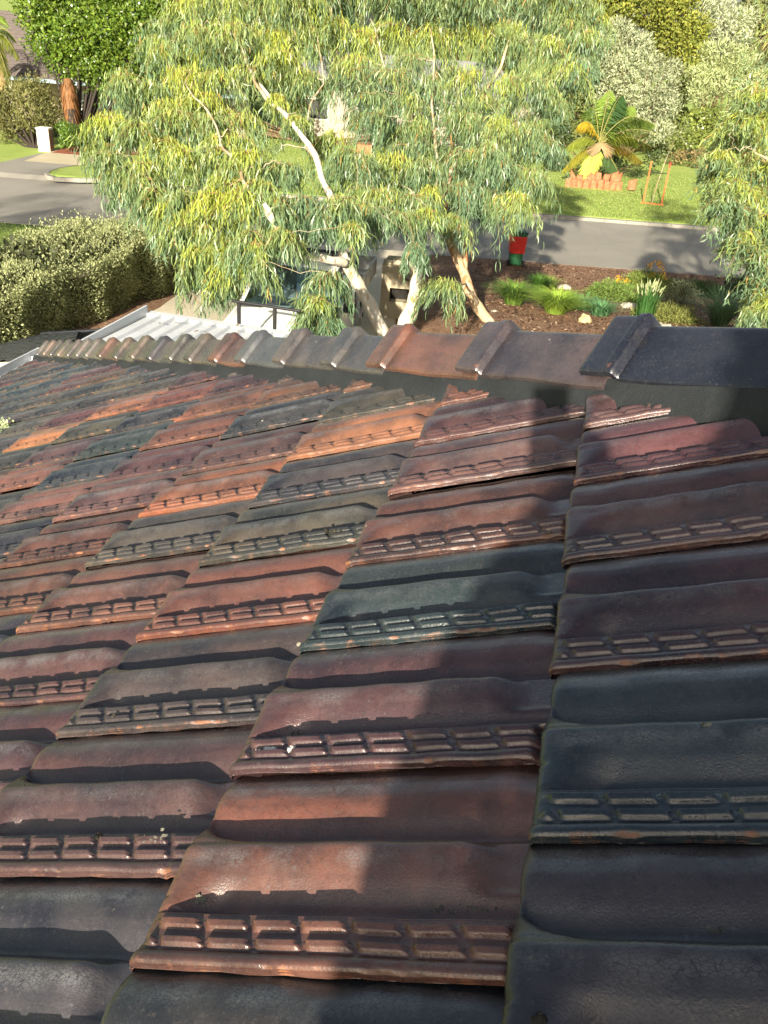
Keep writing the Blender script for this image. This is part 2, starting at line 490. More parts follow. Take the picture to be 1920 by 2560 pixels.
# house side: concrete driveway, mulch strip under the hedge, mulched bed
dl = [ground(250, 860), ground(400, 770), ground(490, 712), kerb_frame(-7.0, .3)]
dl.insert(0, dl[0] + (dl[0] - dl[1]) * 2.0)
drr = [np.array([-3.15, 6.0, 0]), np.array([-3.2, 15.4, 0]), np.array([-3.9, 18.4, 0]), kerb_frame(-1.05, .3)]
sheet("driveway", M['concrete'], dl, drr, 90, 24, .012)
hb = [p + np.array([-2.4, 0, 0]) for p in dl]
sheet("hedge_bed", M['mulch'], hb[:4], dl[:4], 50, 8, .010)
sheet("mulch_bed", M['mulch'], [np.array([-3.2, 6.0, 0]), np.array([-3.2, 15.4, 0]), np.array([-3.9, 18.4, 0]), kerb_frame(-1.0, .14)],
      [np.array([9, 6.0, 0]), np.array([9, 15.4, 0]), np.array([9, 20.0, 0]), kerb_frame(14, .14)], 90, 60, .010)

# ------------------------------------------------------------------ the house under the camera
PITCH = math.radians(25)
cpi, spi = math.cos(PITCH), math.sin(PITCH)
G, PW = 0.31975, 0.21                           # course gauge and cover width of a tile
EU = np.array([cpi, 0, spi]); EV = np.array([0, 1.0, 0]); EN = np.array([-spi, 0, cpi])
OFF = np.array([0, 0, 5.60675])
def roofp(u, v, n=0.0): return OFF + EU * u + EV * v + EN * n
hd = unit(np.array([1, -cpi, 0])); hn = unit(np.array([cpi, 1, 0]))
def p2w(q): return EU * q[0] + EV * q[1] + EN * q[2]
HD = p2w(hd); HN = p2w(hn)
LV = unit(np.cross(HD, np.array([0, 0, 1.0]))); LV = LV if LV[1] < 0 else -LV      # level, towards the camera's side
UV_ = np.cross(LV, HD); UV_ = UV_ if UV_[2] > 0 else -UV_
def hipp(s, L=0.0, U=0.0): return OFF + HD * s + HN * 1.094 + LV * L + UV_ * U
U_EAVE = -4.20
v_hip = lambda u: 1.094 * math.hypot(cpi, 1) - cpi * u
y_front = v_hip(U_EAVE)
house = empty("house", (-3.2, 4.6, 1.1), "house with a hipped roof of glazed brown and slate clay tiles", "house")

xe = roofp(U_EAVE, 0)[0]; ze = roofp(U_EAVE, 0)[2]
def under(u, v): return tuple(roofp(u, v, -.045))
far_rise = lambda x, y: (x, y, ze - .06 + (y_front - y) * math.tan(PITCH))
hipa = roofp(U_EAVE, v_hip(U_EAVE), -.05); hipb = roofp(3.2, v_hip(3.2), -.05)
mb = MB()
mb.add([under(U_EAVE, -4.5), under(3.2, -4.5), tuple(hipb), tuple(hipa)], [(0, 1, 2, 3)])
mb.add([tuple(hipa), tuple(hipb), (hipb[0] + 8, hipb[1], hipb[2]), (hipb[0] + 8, y_front, hipa[2])], [(0, 1, 2, 3)])
mb.add([(xe, -4.5, ze - .09), (xe, y_front, ze - .09), (9, y_front, ze - .09), (9, -4.5, ze - .09)], [(0, 1, 2, 3)])
mb.build("roof", M['underlay'], house)
mb = MB()
mb.box((xe + .55, (-4.5 + y_front - .5) / 2, 2.42), (.06, (y_front - .5 + 4.5) / 2, 1.30))
mb.box(((xe + .62 + 9) / 2, y_front - .55, 2.42), ((9 - xe - .62) / 2, .06, 1.30))
mb.build("wall", M['cream_wall'], house)
mb = MB(); mb.box((xe + .02, (-4.5 + y_front) / 2, ze - .18), (.015, (y_front + 4.5) / 2, .09))
mb.build("fascia", M['white_metal'], house)
def gutter(name, axis, length, origin, out):
    th = .004
    prof = [(0, -.04), (0, -.135), (.085, -.135), (.118, -.06), (.122, -.008), (.104, -.004), (.104, -.012), (.113, -.013), (.110, -.058), (.080, -.128), (th, -.128), (th, -.04)]
    mb = MB(); mb.prism(prof, axis, length, origin, out, (0, 0, 1))
    return mb.build(name, M['white_metal'], house)
gutter("gutter", (0, 1, 0), y_front + 4.62, (xe - .003, -4.5, ze + .035), (-1, 0, 0))
gutter("gutter", (1, 0, 0), 9 - xe + .12, (xe - .115, y_front + .003, ze + .035), (0, 1, 0))

# ---- the clay tile: a height field with side lock, ribs, two pans and a bull-nosed lower end
LEN = G + .050
prof_x = np.array([-.02, 0, .008, .036, .048, .056, .215, .226, .246, .27, .295, .325, .36, .40, .445, .485, .52, .545, .57, .598, .63, .66, .695, .735, .78, .83, .89, .95, 1.0, 1.03, 1.09])
prof_h = np.array([28.5, 29.5, 30.2, 29.8, 28.6, 27.6, 27.6, 25.5, 14, 9.4, 8.0, 10.0, 17.0, 24.5, 30.0, 33.0, 34.2, 33.0, 27.0, 15.5, 9.2, 8.6, 13.0, 19.0, 23.5, 25.6, 25.0, 21.6, 17.0, 15.5, 15.0]) / 1000
xs_f = np.linspace(-.02, 1.09, 1200)
ph_f = np.interp(xs_f, prof_x, prof_h)
kern = np.exp(-.5 * (np.arange(-24, 25) / 7.0) ** 2); kern /= kern.sum()
ph_f = np.convolve(np.pad(ph_f, 24, mode='edge'), kern, 'valid')
fill_x = [0, .225, .245, .31, .38, .45, .52, .56, .60, .65, .69, .8, 1.1]
fill_l = np.array([0, 0, .035, .056, .070, .092, .120, .095, .055, .022, .008, .003, 0])
targ_x = [.21, .35, .52, .58, .70, 1.1]
targ_h = np.array([26.5, 29.5, 33.0, 31.0, 22.0, 18]) / 1000
def tile_height(u, v):
    x = v / PW
    h = np.interp(x, xs_f, ph_f)
    # interlocking ribs cut by slanted grooves
    ph = (u + .55 * v + .012) / .0435
    g = np.abs(ph - np.round(ph)) * .0435
    gm = smooth01(.0022, .0046, g)
    gm = gm * smooth01(.006, .016, u) + 0.0
    rib = 0
    for c0, hw in ((.090, .0170), (.168, .0190)):
        d = np.abs(x - c0)
        r = (1 - smooth01(hw * .62, hw * 1.30, d)) * (1 + .22 * (x - c0) / hw)
        rib = rib + r
    inband = smooth01(.050, .060, x) * (1 - smooth01(.210, .220, x))
    h = h + rib * (.0002 + .0047 * gm) * inband - inband * .0012
    # spoon-shaped closing of the pans at the nose
    fl = np.interp(x, fill_x, fill_l) + 1e-5
    f = 1 - smooth01(.30, 1.0, u / fl)
    tg = np.interp(x, targ_x, targ_h)
    h = np.where((x > .225), np.maximum(h, h + (tg - h) * f), h)
    # rolls run out flat at the head
    hd_ = smooth01(G - .062, G - .020, u)
    reg = smooth01(.33, .40, x) * (1 - smooth01(.62, .68, x))
    h = h + (np.minimum(h, .0145) - h) * hd_ * reg
    h = h - .009 * smooth01(G - .012, G + .004, u) * (1 - smooth01(.20, .22, x))
    h = h - .006 * smooth01(G - .03, G + .02, u) * smooth01(.8, .9, x)
    # rounded nose
    r = .011
    q = np.clip(1 - u / r, 0, 1)
    h = h - .0075 * (1 - np.sqrt(np.clip(1 - q * q, 0, 1)))
    q = np.clip(1 - v / .005, 0, 1)
    h = h - .003 * (1 - np.sqrt(np.clip(1 - q * q, 0, 1)))
    return h - .022 * u / G

def tile_mesh(name, nu, nv, seed):
    rng = np.random.default_rng(seed)
    u = np.unique(np.r_[0, .0012, .0028, .005, .008, .012, np.linspace(.0145, LEN, nu)])
    v = np.unique(np.r_[0, .0012, .0026, .005, np.linspace(.0075, .046, int(nv * .42)), np.linspace(.0475, .205, nv - int(nv * .42)), .212, .222])
    Ug, Vg = np.meshgrid(u, v, indexing='ij')
    Hg = tile_height(Ug, Vg)
    # hand-pressed unevenness
    for _ in range(5):
        kx, ky = rng.uniform(4, 16, 2); p1, p2 = rng.uniform(0, 6.28, 2)
        Hg = Hg + .00035 * np.sin(kx * Ug * 6 + p1) * np.sin(ky * Vg * 6 + p2)
    n1, n2 = Ug.shape
    chipw = np.zeros_like(Hg)
    for _ in range(int(rng.integers(4, 9))):
        if rng.random() < .6: cu0, cv0 = rng.uniform(0, G), 0.0
        else: cu0, cv0 = 0.0, rng.uniform(0, PW)
        sz = rng.uniform(.0025, .007); a0 = rng.uniform(.7, 2.4)
        g_ = np.exp(-(((Ug - cu0) / (sz * a0)) ** 2 + ((Vg - cv0) / (sz / a0)) ** 2) ** 2)
        Hg = Hg - g_ * rng.uniform(.0008, .0025); chipw += g_
    verts = [np.stack([Ug, Vg, Hg], -1).reshape(-1, 3)]
    x = Vg / PW
    ribs = np.exp(-((x - .093) / .018) ** 2) + np.exp(-((x - .170) / .018) ** 2)
    wear = .02 * ribs + .50 * (1 - smooth01(.0, .006, Vg)) + .35 * (1 - smooth01(.0, .006, Ug)) + .12 * (x < .045) + .30 * np.clip(chipw, 0, 1)
    wears = [wear.ravel()]
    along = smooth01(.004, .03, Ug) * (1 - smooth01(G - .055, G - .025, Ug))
    painted_sheen = [((.95 * np.exp(-((x - .905) / .055) ** 2) + .80 * np.exp(-((x - .475) / .042) ** 2)) * (.35 + .65 * along) + .35 * np.exp(-((x - .06) / .03) ** 2) * 0).ravel()]  # mask for the sheen painted along the roll crowns and crests
    ii = np.arange(n1 * n2).reshape(n1, n2)
    faces = [np.stack([ii[:-1, :-1].ravel(), ii[1:, :-1].ravel(), ii[1:, 1:].ravel(), ii[:-1, 1:].ravel()], 1)]
    base = n1 * n2
    # near edge: moulded face with a fine groove, then the underside
    zt = Hg[:, 0]; zs = -.022 * u / G
    chip = np.clip(np.interp(u, np.linspace(0, LEN, 14), rng.uniform(-.6, 1, 14)), 0, 1) * .0025
    rows = [(0.0, zt), (-.0008, zt - .0018), (.0008, zt - .0032), (-.0012, zt - .0046), (.0004, zt - .0060), (-.0010, zs + .0190 + chip), (.0010, zs + .0178 + chip), (.045, zs + .0185)]
    wr = [.35, .70, .25, .70, .30, .65, .45, .1]
    blk = np.stack([np.stack([u, np.full_like(u, dv), z], -1) for dv, z in rows], 1)
    verts.append(blk.reshape(-1, 3)); wears.append(np.tile(np.array(wr), len(u))); painted_sheen.append(np.zeros(len(u) * len(rows)))
    k = len(rows); jj = np.arange(len(u) * k).reshape(len(u), k) + base; base += len(u) * k
    faces.append(np.stack([jj[:-1, 1:].ravel(), jj[1:, 1:].ravel(), jj[1:, :-1].ravel(), jj[:-1, :-1].ravel()], 1))
    # nose face and its underside
    zt = Hg[0, :]
    bot = np.where(v / PW < .07, .012, -.001)
    rows = [(0.0, zt), (-.0006, zt * .55 + bot * .45), (0.0004, bot + 0 * v), (.035, bot + .001)]
    wr = [.3, .45, .55, .1]
    blk = np.stack([np.stack([np.full_like(v, du), v, z], -1) for du, z in rows], 1)
    verts.append(blk.reshape(-1, 3)); wears.append(np.tile(np.array(wr), len(v))); painted_sheen.append(np.zeros(len(v) * len(rows)))
    k = len(rows); jj = np.arange(len(v) * k).reshape(len(v), k) + base
    faces.append(np.stack([jj[:-1, :-1].ravel(), jj[1:, :-1].ravel(), jj[1:, 1:].ravel(), jj[:-1, 1:].ravel()], 1))
    return mesh_np(name, np.concatenate(verts), faces, True, None, {"wear": np.concatenate(wears), "painted_sheen": np.concatenate(painted_sheen)})

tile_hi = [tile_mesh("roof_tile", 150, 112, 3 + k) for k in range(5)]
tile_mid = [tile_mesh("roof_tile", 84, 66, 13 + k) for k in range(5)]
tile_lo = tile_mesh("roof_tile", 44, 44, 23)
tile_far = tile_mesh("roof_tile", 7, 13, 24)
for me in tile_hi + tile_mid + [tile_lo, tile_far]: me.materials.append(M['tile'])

SL, BL, PL, RD, OR, BR, GB, PK = ((.031, .031, .033), (.021, .030, .035), (.050, .028, .029), (.084, .040, .031), (.155, .072, .040), (.066, .039, .029), (.041, .037, .032), (.068, .040, .038))
special = {(0, -1): SL, (0, 0): RD, (0, 1): PL, (0, 2): BL, (0, 3): RD, (0, 4): PK, (0, 5): PL, (0, 6): RD,
           (1, -.5): SL, (1, .5): BL, (1, 1.5): PL, (1, 2.5): PK, (1, 3.5): PL, (1, 4.5): PK, (2, 0): PL, (2, 1): SL, (2, 2): PL, (2, 3): PL,
           (-1, -.5): SL, (-1, .5): PL, (-1, 1.5): GB, (-1, 2.5): RD, (-1, 3.5): GB, (-1, 4.5): SL, (-1, 5.5): OR, (-1, 6.5): GB, (-1, 7.5): BR,
           (-2, 1): PL, (-2, 2): PL, (-2, 3): RD, (-2, 4): GB, (-2, 5): OR, (-2, 6): PL, (-2, 7): SL, (-2, 8): BR, (-2, 9): GB,
           (-3, 4.5): RD, (-3, 5.5): PK, (-3, 3.5): RD, (-3, 6.5): PL, (-3, 7.5): RD, (-3, 8.5): RD, (-3, 9.5): PL, (-3, 10.5): SL,
           (-4, 6): PK, (-4, 7): BL, (-4, 8): BL, (-4, 9): SL, (-4, 10): RD, (-4, 11): PK, (-5, 7.5): RD, (-5, 9.5): GB, (-5, 10.5): OR}
pal = [SL, SL, GB, BL, PL, PL, PK, BR, RD, OR]
palw = np.array([.17, .12, .22, .02, .18, .10, .10, .06, .03, .005]); palw /= palw.sum()
palw_far = np.array([.28, .18, .20, .08, .12, .06, .05, .05, .02, .005]); palw_far /= palw_far.sum()
edge_open = {(0, 1): .006, (0, 4): .009, (0, 5): .008, (-1, .5): .005, (0, 2): .003}

def project(p):
    d = np.asarray(p) - CAM
    z = d @ FWD
    return 960 + F * (d @ RIGHT) / z, 1280 + F * (d @ DOWN) / z, z
rng = np.random.default_rng(5)
tile_rot = Matrix(((EU[0], EV[0], EN[0]), (EU[1], EV[1], EN[1]), (EU[2], EV[2], EN[2]))).to_4x4()
plan = []
for i in range(-13, 6):
    st = .5 if i % 2 else 0.0
    for jj in range(-14, 30):
        j = jj + st
        u0, v0 = i * G, j * PW
        if u0 < U_EAVE + .0 - .02: continue
        cu, cv = u0 + G / 2, v0 + PW / 2
        off = (np.array([u0, v0, 0]) @ hn)
        if off > 1.03: continue
        pr = [project(roofp(u0 + a * LEN, v0 + b * PW, .01)) for a in (0, .5, 1) for b in (0, .5, 1)]
        zmin = min(q[2] for q in pr)
        vis = zmin > .12 and any(-15 < q[0] < 1935 and -15 < q[1] < 2575 for q in pr)
        dist = np.linalg.norm(roofp(cu, cv) - CAM)
        plan.append((not vis, dist, i, j))
plan.sort()
n_tiles = 0
rest_v, rest_f, rest_w, rest_n = [], [], [], 0
def tile_matrix(i, j):
    r = np.random.default_rng(int((i + 40) * 1000 + (j + 40) * 2))
    lift = edge_open.get((i, j), 0.0)
    jit = Matrix.Translation((r.normal(0, .0030), r.normal(0, .0018), abs(r.normal(0, .0016)) + lift * .5)) @ Matrix.Rotation(r.normal(0, .006), 4, 'Z') @ Matrix.Rotation(r.normal(0, .007) - lift * 1.2, 4, 'X')
    return Matrix.Translation(roofp(i * G, j * PW)) @ tile_rot @ jit, r
me_rest = None
bm_rest = bmesh.new()
for hidden, dist, i, j in plan:
    mtx, r = tile_matrix(i, j)
    corners = [np.array([i * G + a * LEN, j * PW + b * 1.05 * PW, 0]) @ hn for a in (0, 1) for b in (0, 1)]
    cut = max(corners) > 1.03
    far = dist > 2.6
    if hidden or n_tiles >= 298:
        src = tile_far
    elif cut: src = (tile_mid if not far else [tile_lo] * 5)[int(r.integers(5))]
    else: src = (tile_hi if dist < 2.0 else tile_mid)[int(r.integers(5))]
    if cut:
        bm = bmesh.new(); bm.from_mesh(src)
        co = mtx.inverted() @ Vector(OFF + HN * (1.045 + r.uniform(-.008, .015)))
        no = (mtx.inverted().to_3x3() @ Vector(np.cross(HD, [0, 0, 1]) * -np.sign(np.cross(HD, [0, 0, 1]) @ LV) * 1.0)).normalized()
        bmesh.ops.bisect_plane(bm, geom=bm.verts[:] + bm.edges[:] + bm.faces[:], plane_co=co, plane_no=no, clear_outer=True)
        if len(bm.faces) < 4:
            bm.free(); continue
        me = bpy.data.meshes.new("roof_tile"); bm.to_mesh(me); bm.free()
        me.materials.append(M['tile'])
    else:
        me = src
    if hidden or n_tiles >= 298:
        if dist > 6.5: continue
        tmp = me.copy(); tmp.transform(mtx); bm_rest.from_mesh(tmp); bpy.data.meshes.remove(tmp); rest_n += 1
        continue
    ob = bpy.data.objects.new("roof_tile", me)
    C.objects.link(ob)
    ob.matrix_world = mtx
    ob.parent = house
    ob.matrix_parent_inverse = parent_inv(house)
    col = special.get((i, j))
    if col is None: col = pal[int(r.choice(len(pal), p=palw if i > -6 else palw_far))]
    k = r.uniform(.85, 1.18)
    ob.color = (*[float(np.clip(c * k * r.uniform(.93, 1.07), 0, 1)) for c in col], 1)
    n_tiles += 1
me_rest = bpy.data.meshes.new("roof_tile"); bm_rest.to_mesh(me_rest); bm_rest.free()
ob = link("roof_tile", me_rest, M['tile'], house); ob.color = (.055, .045, .045, 1); tag(ob, kind='stuff')
print("TILES", n_tiles, "rest", rest_n)

# ---- pointing under the hip caps: a trowelled, wavy face that the tile ends run into
ns, nn = 560, 16
ss = np.linspace(-6.60, .75, ns)
def wav(s, k): return sum(math.sin(s * f + p) * a for f, p, a in ((7.1, 1 + k, 1), (13.7, 2.2 * k, .7), (29.0, .4 + k, .45), (61, 1.7 * k, .3)))
vs = []
for s in ss:
    for q in range(nn):
        t = q / (nn - 1)
        L = .103 - .033 * t + .0035 * wav(s, 1 + .5 * t) * (1 - t) + .006 * math.sin(t * math.pi)
        Uq = -.050 + t * (.081) + (.004 * wav(s, 2) * (1 - t) if 0 < q else 0)
        vs.append(hipp(s, L, Uq))
ii = np.arange(ns * nn).reshape(ns, nn)
qd = np.stack([ii[:-1, :-1].ravel(), ii[1:, :-1].ravel(), ii[1:, 1:].ravel(), ii[:-1, 1:].ravel()], 1)
me = mesh_np("mortar_bedding", np.array(vs), [qd], True)
ob = link("mortar_bedding", me, M['mortar'], house)
vs2 = np.array(vs); off_ = (vs2 - OFF - HN * 1.094) @ LV; vs2 = vs2 - 2 * off_[:, None] * LV
link("mortar_bedding", mesh_np("mortar_bedding", vs2, [qd], True), M['mortar'], house)

# ---- hip caps
cap_s = [.25, -.115, -.500, -.865, -1.25, -1.515, -1.855, -2.175, -2.45, -2.735, -3.0, -3.31, -3.60, -3.93, -4.29, -4.64, -4.91, -5.20, -5.50, -5.80, -6.10, -6.40]
SLc, PLc = (.060, .058, .060), (.075, .055, .056)
cap_col = [(.016, .014, .017), (.014, .014, .019), (.012, .014, .022), (.048, .038, .040), (.088, .047, .034), (.060, .058, .055), (.066, .058, .054), (.055, .060, .065), (.085, .047, .038), (.060, .055, .048),
           (.095, .090, .078), (.075, .070, .074), (.115, .095, .075), (.10, .090, .075), (.15, .085, .065), (.11, .10, .09), (.11, .105, .10), (.12, .10, .09), (.12, .11, .09), (.095, .085, .075), (.13, .10, .085), (.11, .10, .095)]
def cap_mesh(length, seed):
    rng = np.random.default_rng(seed)
    a = np.unique(np.r_[0, .002, .006, .012, np.linspace(.018, .05, 6), np.linspace(.052, .10, 20), np.linspace(.105, length, 40)])
    def lift(x):
        return .017 * (1 - smooth01(.078, .084, x)) + .0042 * (smooth01(.056, .059, x) - smooth01(.075, .079, x)) - .004 * (1 - np.sqrt(np.clip(1 - np.clip(1 - x / .006, 0, 1) ** 2, 0, 1)))
    half = np.array([[0, 0], [.005, -.0008], [.010, -.0042], [.015, -.0090], [.03, -.0236], [.05, -.0430], [.066, -.0588], [.076, -.0685], [.080, -.0728], [.0812, -.0770], [.0770, -.0835], [.0700, -.0785], [.03, -.0420], [0, -.0190]])
    sect = np.concatenate([half[::-1][:-1] * [-1, 1], half])
    k = len(sect)
    vs, ws = [], []
    for x in a:
        lf = float(lift(x)) + .004 * (1 - x / length)
        jag = .0012 * math.sin(x * 23 + 2 * seed)
        for m, (L, U_) in enumerate(sect):
            sc = 1 + lf / .08 * .5
            extra = jag if abs(L) > .07 else 0
            vs.append((x, L * sc + np.sign(L) * extra * .5, U_ * sc + lf - extra))
            top = m >= 6 and m <= k - 7
            ws.append((.30 if .055 < x < .080 else .0) + (.35 if x < .006 else 0) + (.3 if abs(L) > .075 else 0))
    vs = np.array(vs)
    ii = np.arange(len(a) * k).reshape(len(a), k)
    qd = [np.stack([ii[:-1, :-1].ravel(), ii[:-1, 1:].ravel(), ii[1:, 1:].ravel(), ii[1:, :-1].ravel()], 1)]
    # end faces
    n0 = len(vs)
    hk = k // 2
    ends = []
    for row in (0, len(a) - 1):
        outer = list(range(k))
        for m in range(0, 7): pass
    # close the lower end between outer skin and inner skin
    b = half.shape[0]
    outer_r = [b - 1 + m for m in range(0, 10)]
    inner_r = [b - 1 + m for m in range(13, 9, -1)]
    def endcap(row):
        base = row * k
        f = []
        right_out = [base + (b - 1) + m for m in range(0, 10)]
        right_in = [base + (b - 1) + m for m in (10, 11, 12, 13)]
        left_out = [base + (b - 1) - m for m in range(0, 10)]
        left_in = [base + (b - 1) - m for m in (10, 11, 12)] + [base + (b - 1) + 13]
        f.append(tuple(right_out + right_in))
        f.append(tuple((left_out + left_in)[::-1]))
        return f
    fl = [tuple(map(int, q)) for q in qd[0]] + endcap(0) + [t[::-1] for t in endcap(len(a) - 1)]
    me = bpy.data.meshes.new("hip_cap")
    me.from_pydata([tuple(map(float, v)) for v in vs], [], fl)
    bm = bmesh.new(); bm.from_mesh(me); bmesh.ops.recalc_face_normals(bm, faces=bm.faces)
    bm.to_mesh(me); bm.free()
    sm = np.array([p.loop_total == 4 for p in me.polygons]); me.polygons.foreach_set("use_smooth", sm)
    me.set_sharp_from_angle(angle=math.radians(38))
    at_ = me.attributes.new("wear", 'FLOAT', 'POINT'); at_.data.foreach_set("value", np.array(ws, np.float32))
    me.materials.append(M['tile'])
    return me
cap_meshes = {}
for n, s0 in enumerate(cap_s):
    nxt = cap_s[n - 1] if n else s0 + .37
    ln = (nxt - s0) + .055
    me = cap_mesh(ln, n)
    ob = bpy.data.objects.new("hip_cap", me); C.objects.link(ob)
    r = np.random.default_rng(90 + n)
    # the collar sits over the head of the cap below: tilt each cap a little nose-up
    rot = Matrix(((HD[0], LV[0], UV_[0]), (HD[1], LV[1], UV_[1]), (HD[2], LV[2], UV_[2]))).to_4x4()
    ob.matrix_world = Matrix.Translation(hipp(s0, r.normal(0, .002), .111 + r.normal(0, .0015))) @ rot @ Matrix.Rotation(.030 + r.normal(0, .003), 4, 'Y') @ Matrix.Rotation(r.normal(0, .006), 4, 'Z')
    ob.parent = house; ob.matrix_parent_inverse = parent_inv(house)
    dim = 1.0 if n < 10 else .68
    ob.color = (*[c_ * dim for c_ in cap_col[n]], 1)

# ------------------------------------------------------------------ buildings and hard things beyond the roof
# white ribbed carport roof below the front eave
x0c, x1c, y0c, y1c, zc = -4.92, -1.2, y_front + .28, 8.98, 3.0
carport = empty("carport", (-3, 7, 1.1), "white steel carport with a ribbed roof just below the clay tile hip", "carport")
zr = lambda y: zc + .10 * (y1c - y) / (y1c - y0c)
pan = .182
prof = []
x = x0c + .02
prof.append((x, 0))
while x + pan < x1c:
    prof += [(x + pan - .062, 0), (x + pan - .046, .032), (x + pan - .018, .032), (x + pan, 0)]
    x += pan
prof.append((x1c, 0))
vs = []; ny = 2
for y in (y0c, y1c):
    for (px_, h) in prof: vs.append((px_, y, zr(y) + h))
k = len(prof); fs = [(a, a + 1, k + a + 1, k + a) for a in range(k - 1)]
me = mesh_np("roof_sheet", vs, fs)
link("roof_sheet", me, M['white_metal'], carport)
mb = MB(); mb.box((x0c - .015, (y0c + y1c) / 2, zc + .02), (.012, (y1c - y0c) / 2 + .03, .10)); mb.build("barge_board", M['white_metal'], carport, bevel=.003)
mb = MB(); mb.box(((x0c + x1c) / 2, y1c + .07, zc - .04), ((x1c - x0c) / 2 + .02, .066, .065)); mb.build("gutter", M['white_metal'], carport, bevel=.004)
for px_ in (x0c + .1, (x0c + x1c) / 2, x1c - .1):
    mb = MB(); mb.box((px_, y1c - .12, (zc + 1.05) / 2), (.045, .045, (zc - 1.05) / 2)); mb.build("post", M['white_metal'], carport)
M['dead_leaf'] = mat_leaf("dead_leaf", .2, .7, .2)

def leaves(name, pos, ax, hint, L, W, col, mat, parent=None, bend=.12, sickle=0.0, simple=False):
    """many small leaves as one mesh: lance shape of three faces, or a folded diamond of two"""
    pos = np.asarray(pos, float); n = len(pos)
    ax = unit(ax); side = unit(np.cross(ax, hint)); nr_ = np.cross(side, ax)
    L = np.broadcast_to(L, n)[:, None]; W = np.broadcast_to(W, n)[:, None]
    if simple:
        p = [pos, pos + ax * L * .45 + side * W * .5 + nr_ * bend * L * .5, pos + ax * L * .45 - side * W * .5 + nr_ * bend * L * .5, pos + ax * L]
        V = np.stack(p, 1).reshape(-1, 3); b = np.arange(n)[:, None] * 4
        faces = [b + np.array([[0, 2, 1]]), b + np.array([[1, 2, 3]])]
        k = 4
    else:
        s1 = sickle * L * .07
        p = [pos, pos + ax * L * .30 + side * (W * .48 + s1) + nr_ * bend * L * .1, pos + ax * L * .30 - side * (W * .48 - s1) + nr_ * bend * L * .1,
             pos + ax * L * .68 + side * (W * .38 + s1) + nr_ * bend * L * .45, pos + ax * L * .68 - side * (W * .38 - s1) + nr_ * bend * L * .45,
             pos + ax * L - side * s1 * .6 + nr_ * bend * L]
        V = np.stack(p, 1).reshape(-1, 3); b = np.arange(n)[:, None] * 6
        faces = [b + np.array([[0, 2, 1]]), b + np.array([[1, 2, 4, 3]]), b + np.array([[3, 4, 5]])]
        k = 6
    c = np.repeat(np.asarray(col, float), k, axis=0)
    return link(name, mesh_np(name, V, [f.astype(np.int32) for f in faces], False, np.clip(c, 0, 1)), mat, parent)

rl = np.random.default_rng(3)
n = 26
pp = np.stack([rl.uniform(x0c + .1, x1c - 1, n), y1c - rl.beta(1, 2.5, n) * 1.5, np.zeros(n)], 1)
for q in pp: q[0] = x0c + .02 + (round((q[0] - x0c) / pan)) * pan - .05 + rl.normal(0, .02)
pp[:, 2] = zc + .055 + .02 * rl.random(n) + .10 * (y1c - pp[:, 1]) / (y1c - y0c)
o = leaves("fallen_leaves", pp, np.c_[rl.normal(0, 1, (n, 2)), rl.normal(0, .15, n)], np.c_[rl.normal(0, .2, (n, 2)), np.ones(n)], rl.uniform(.06, .13, n), .022, rl.uniform(.8, 1.2, (n, 1)) * np.array([[.27, .17, .075]]), M['dead_leaf'], None, .15)
tag(o, kind='stuff')

# small roof of black glazed shingles beyond the gutter
TLs, TRs, VRs = atd(0, 0, 1), 0, 0
TLs = at(0, 863, 12.0); TRs = at(107, 837, 13.0); VRs = at(177, 868, 11.0)
e1 = unit(TRs - TLs); e2 = unit(VRs - TRs); nrm_s = unit(np.cross(e2, e1)); nrm_s = nrm_s if nrm_s[2] > 0 else -nrm_s
e2 = unit(e2 - e1 * (e2 @ e1)); 
shed = empty("garden_shed", tuple(np.r_[(TRs + e2 * 1.2 - e1 * 1.2)[:2], 1.1]), "low shed roofed in small glossy black shingles behind the white gutter", "shed")
mb = MB()
cs = [TRs + e2 * a - e1 * b - nrm_s * .012 for a, b in ((0, 0), (2.5, 0), (2.5, 2.4), (0, 2.4))]
cs2 = [c - nrm_s * .05 for c in cs]
mb.add(cs + cs2, [(0, 1, 2, 3), (7, 6, 5, 4), (0, 4, 5, 1), (1, 5, 6, 2), (2, 6, 7, 3), (3, 7, 4, 0)])
mb.build("roof_deck", M['deck'], shed)
cen = TRs + e2 * 1.25 - e1 * 1.2
mb = MB()
inn = [TRs + e2 * a - e1 * b - nrm_s * .07 for a, b in ((.12, .12), (2.38, .12), (2.38, 2.28), (.12, 2.28))]
mb.add(inn + [np.array([c[0], c[1], 1.08]) for c in inn], [(0, 1, 5, 4), (1, 2, 6, 5), (2, 3, 7, 6), (3, 0, 4, 7), (0, 3, 2, 1)])
mb.build("wall", M['cream_wall'], shed)
mb = MB(); mb.tube([TRs + nrm_s * .015 - e2 * .02, TRs + e2 * 2.5 + nrm_s * .015], .028, 8); mb.build("verge_trim", M['shingle'], shed)
ps1, ps2 = .112, .090
sm_ = MB()
sm_.add([(-.040, 0, .0), (.040, 0, .0), (.040, .066, -.002), (-.040, .066, -.002), (-.034, .004, .022), (.034, .004, .022), (.036, .062, .016), (-.036, .062, .016), (0, -.008, .0), (0, -.002, .024)],
        [(4, 9, 5, 6, 7), (0, 8, 9, 4), (8, 1, 5, 9), (1, 2, 6, 5), (3, 0, 4, 7), (0, 3, 2, 1, 8)])
sh0 = sm_.build("shingle", M['shingle'], shed)
sh_me = sh0.data
first = True; n_sh = 0
down_s = e2 if e2[2] < 0 else -e2
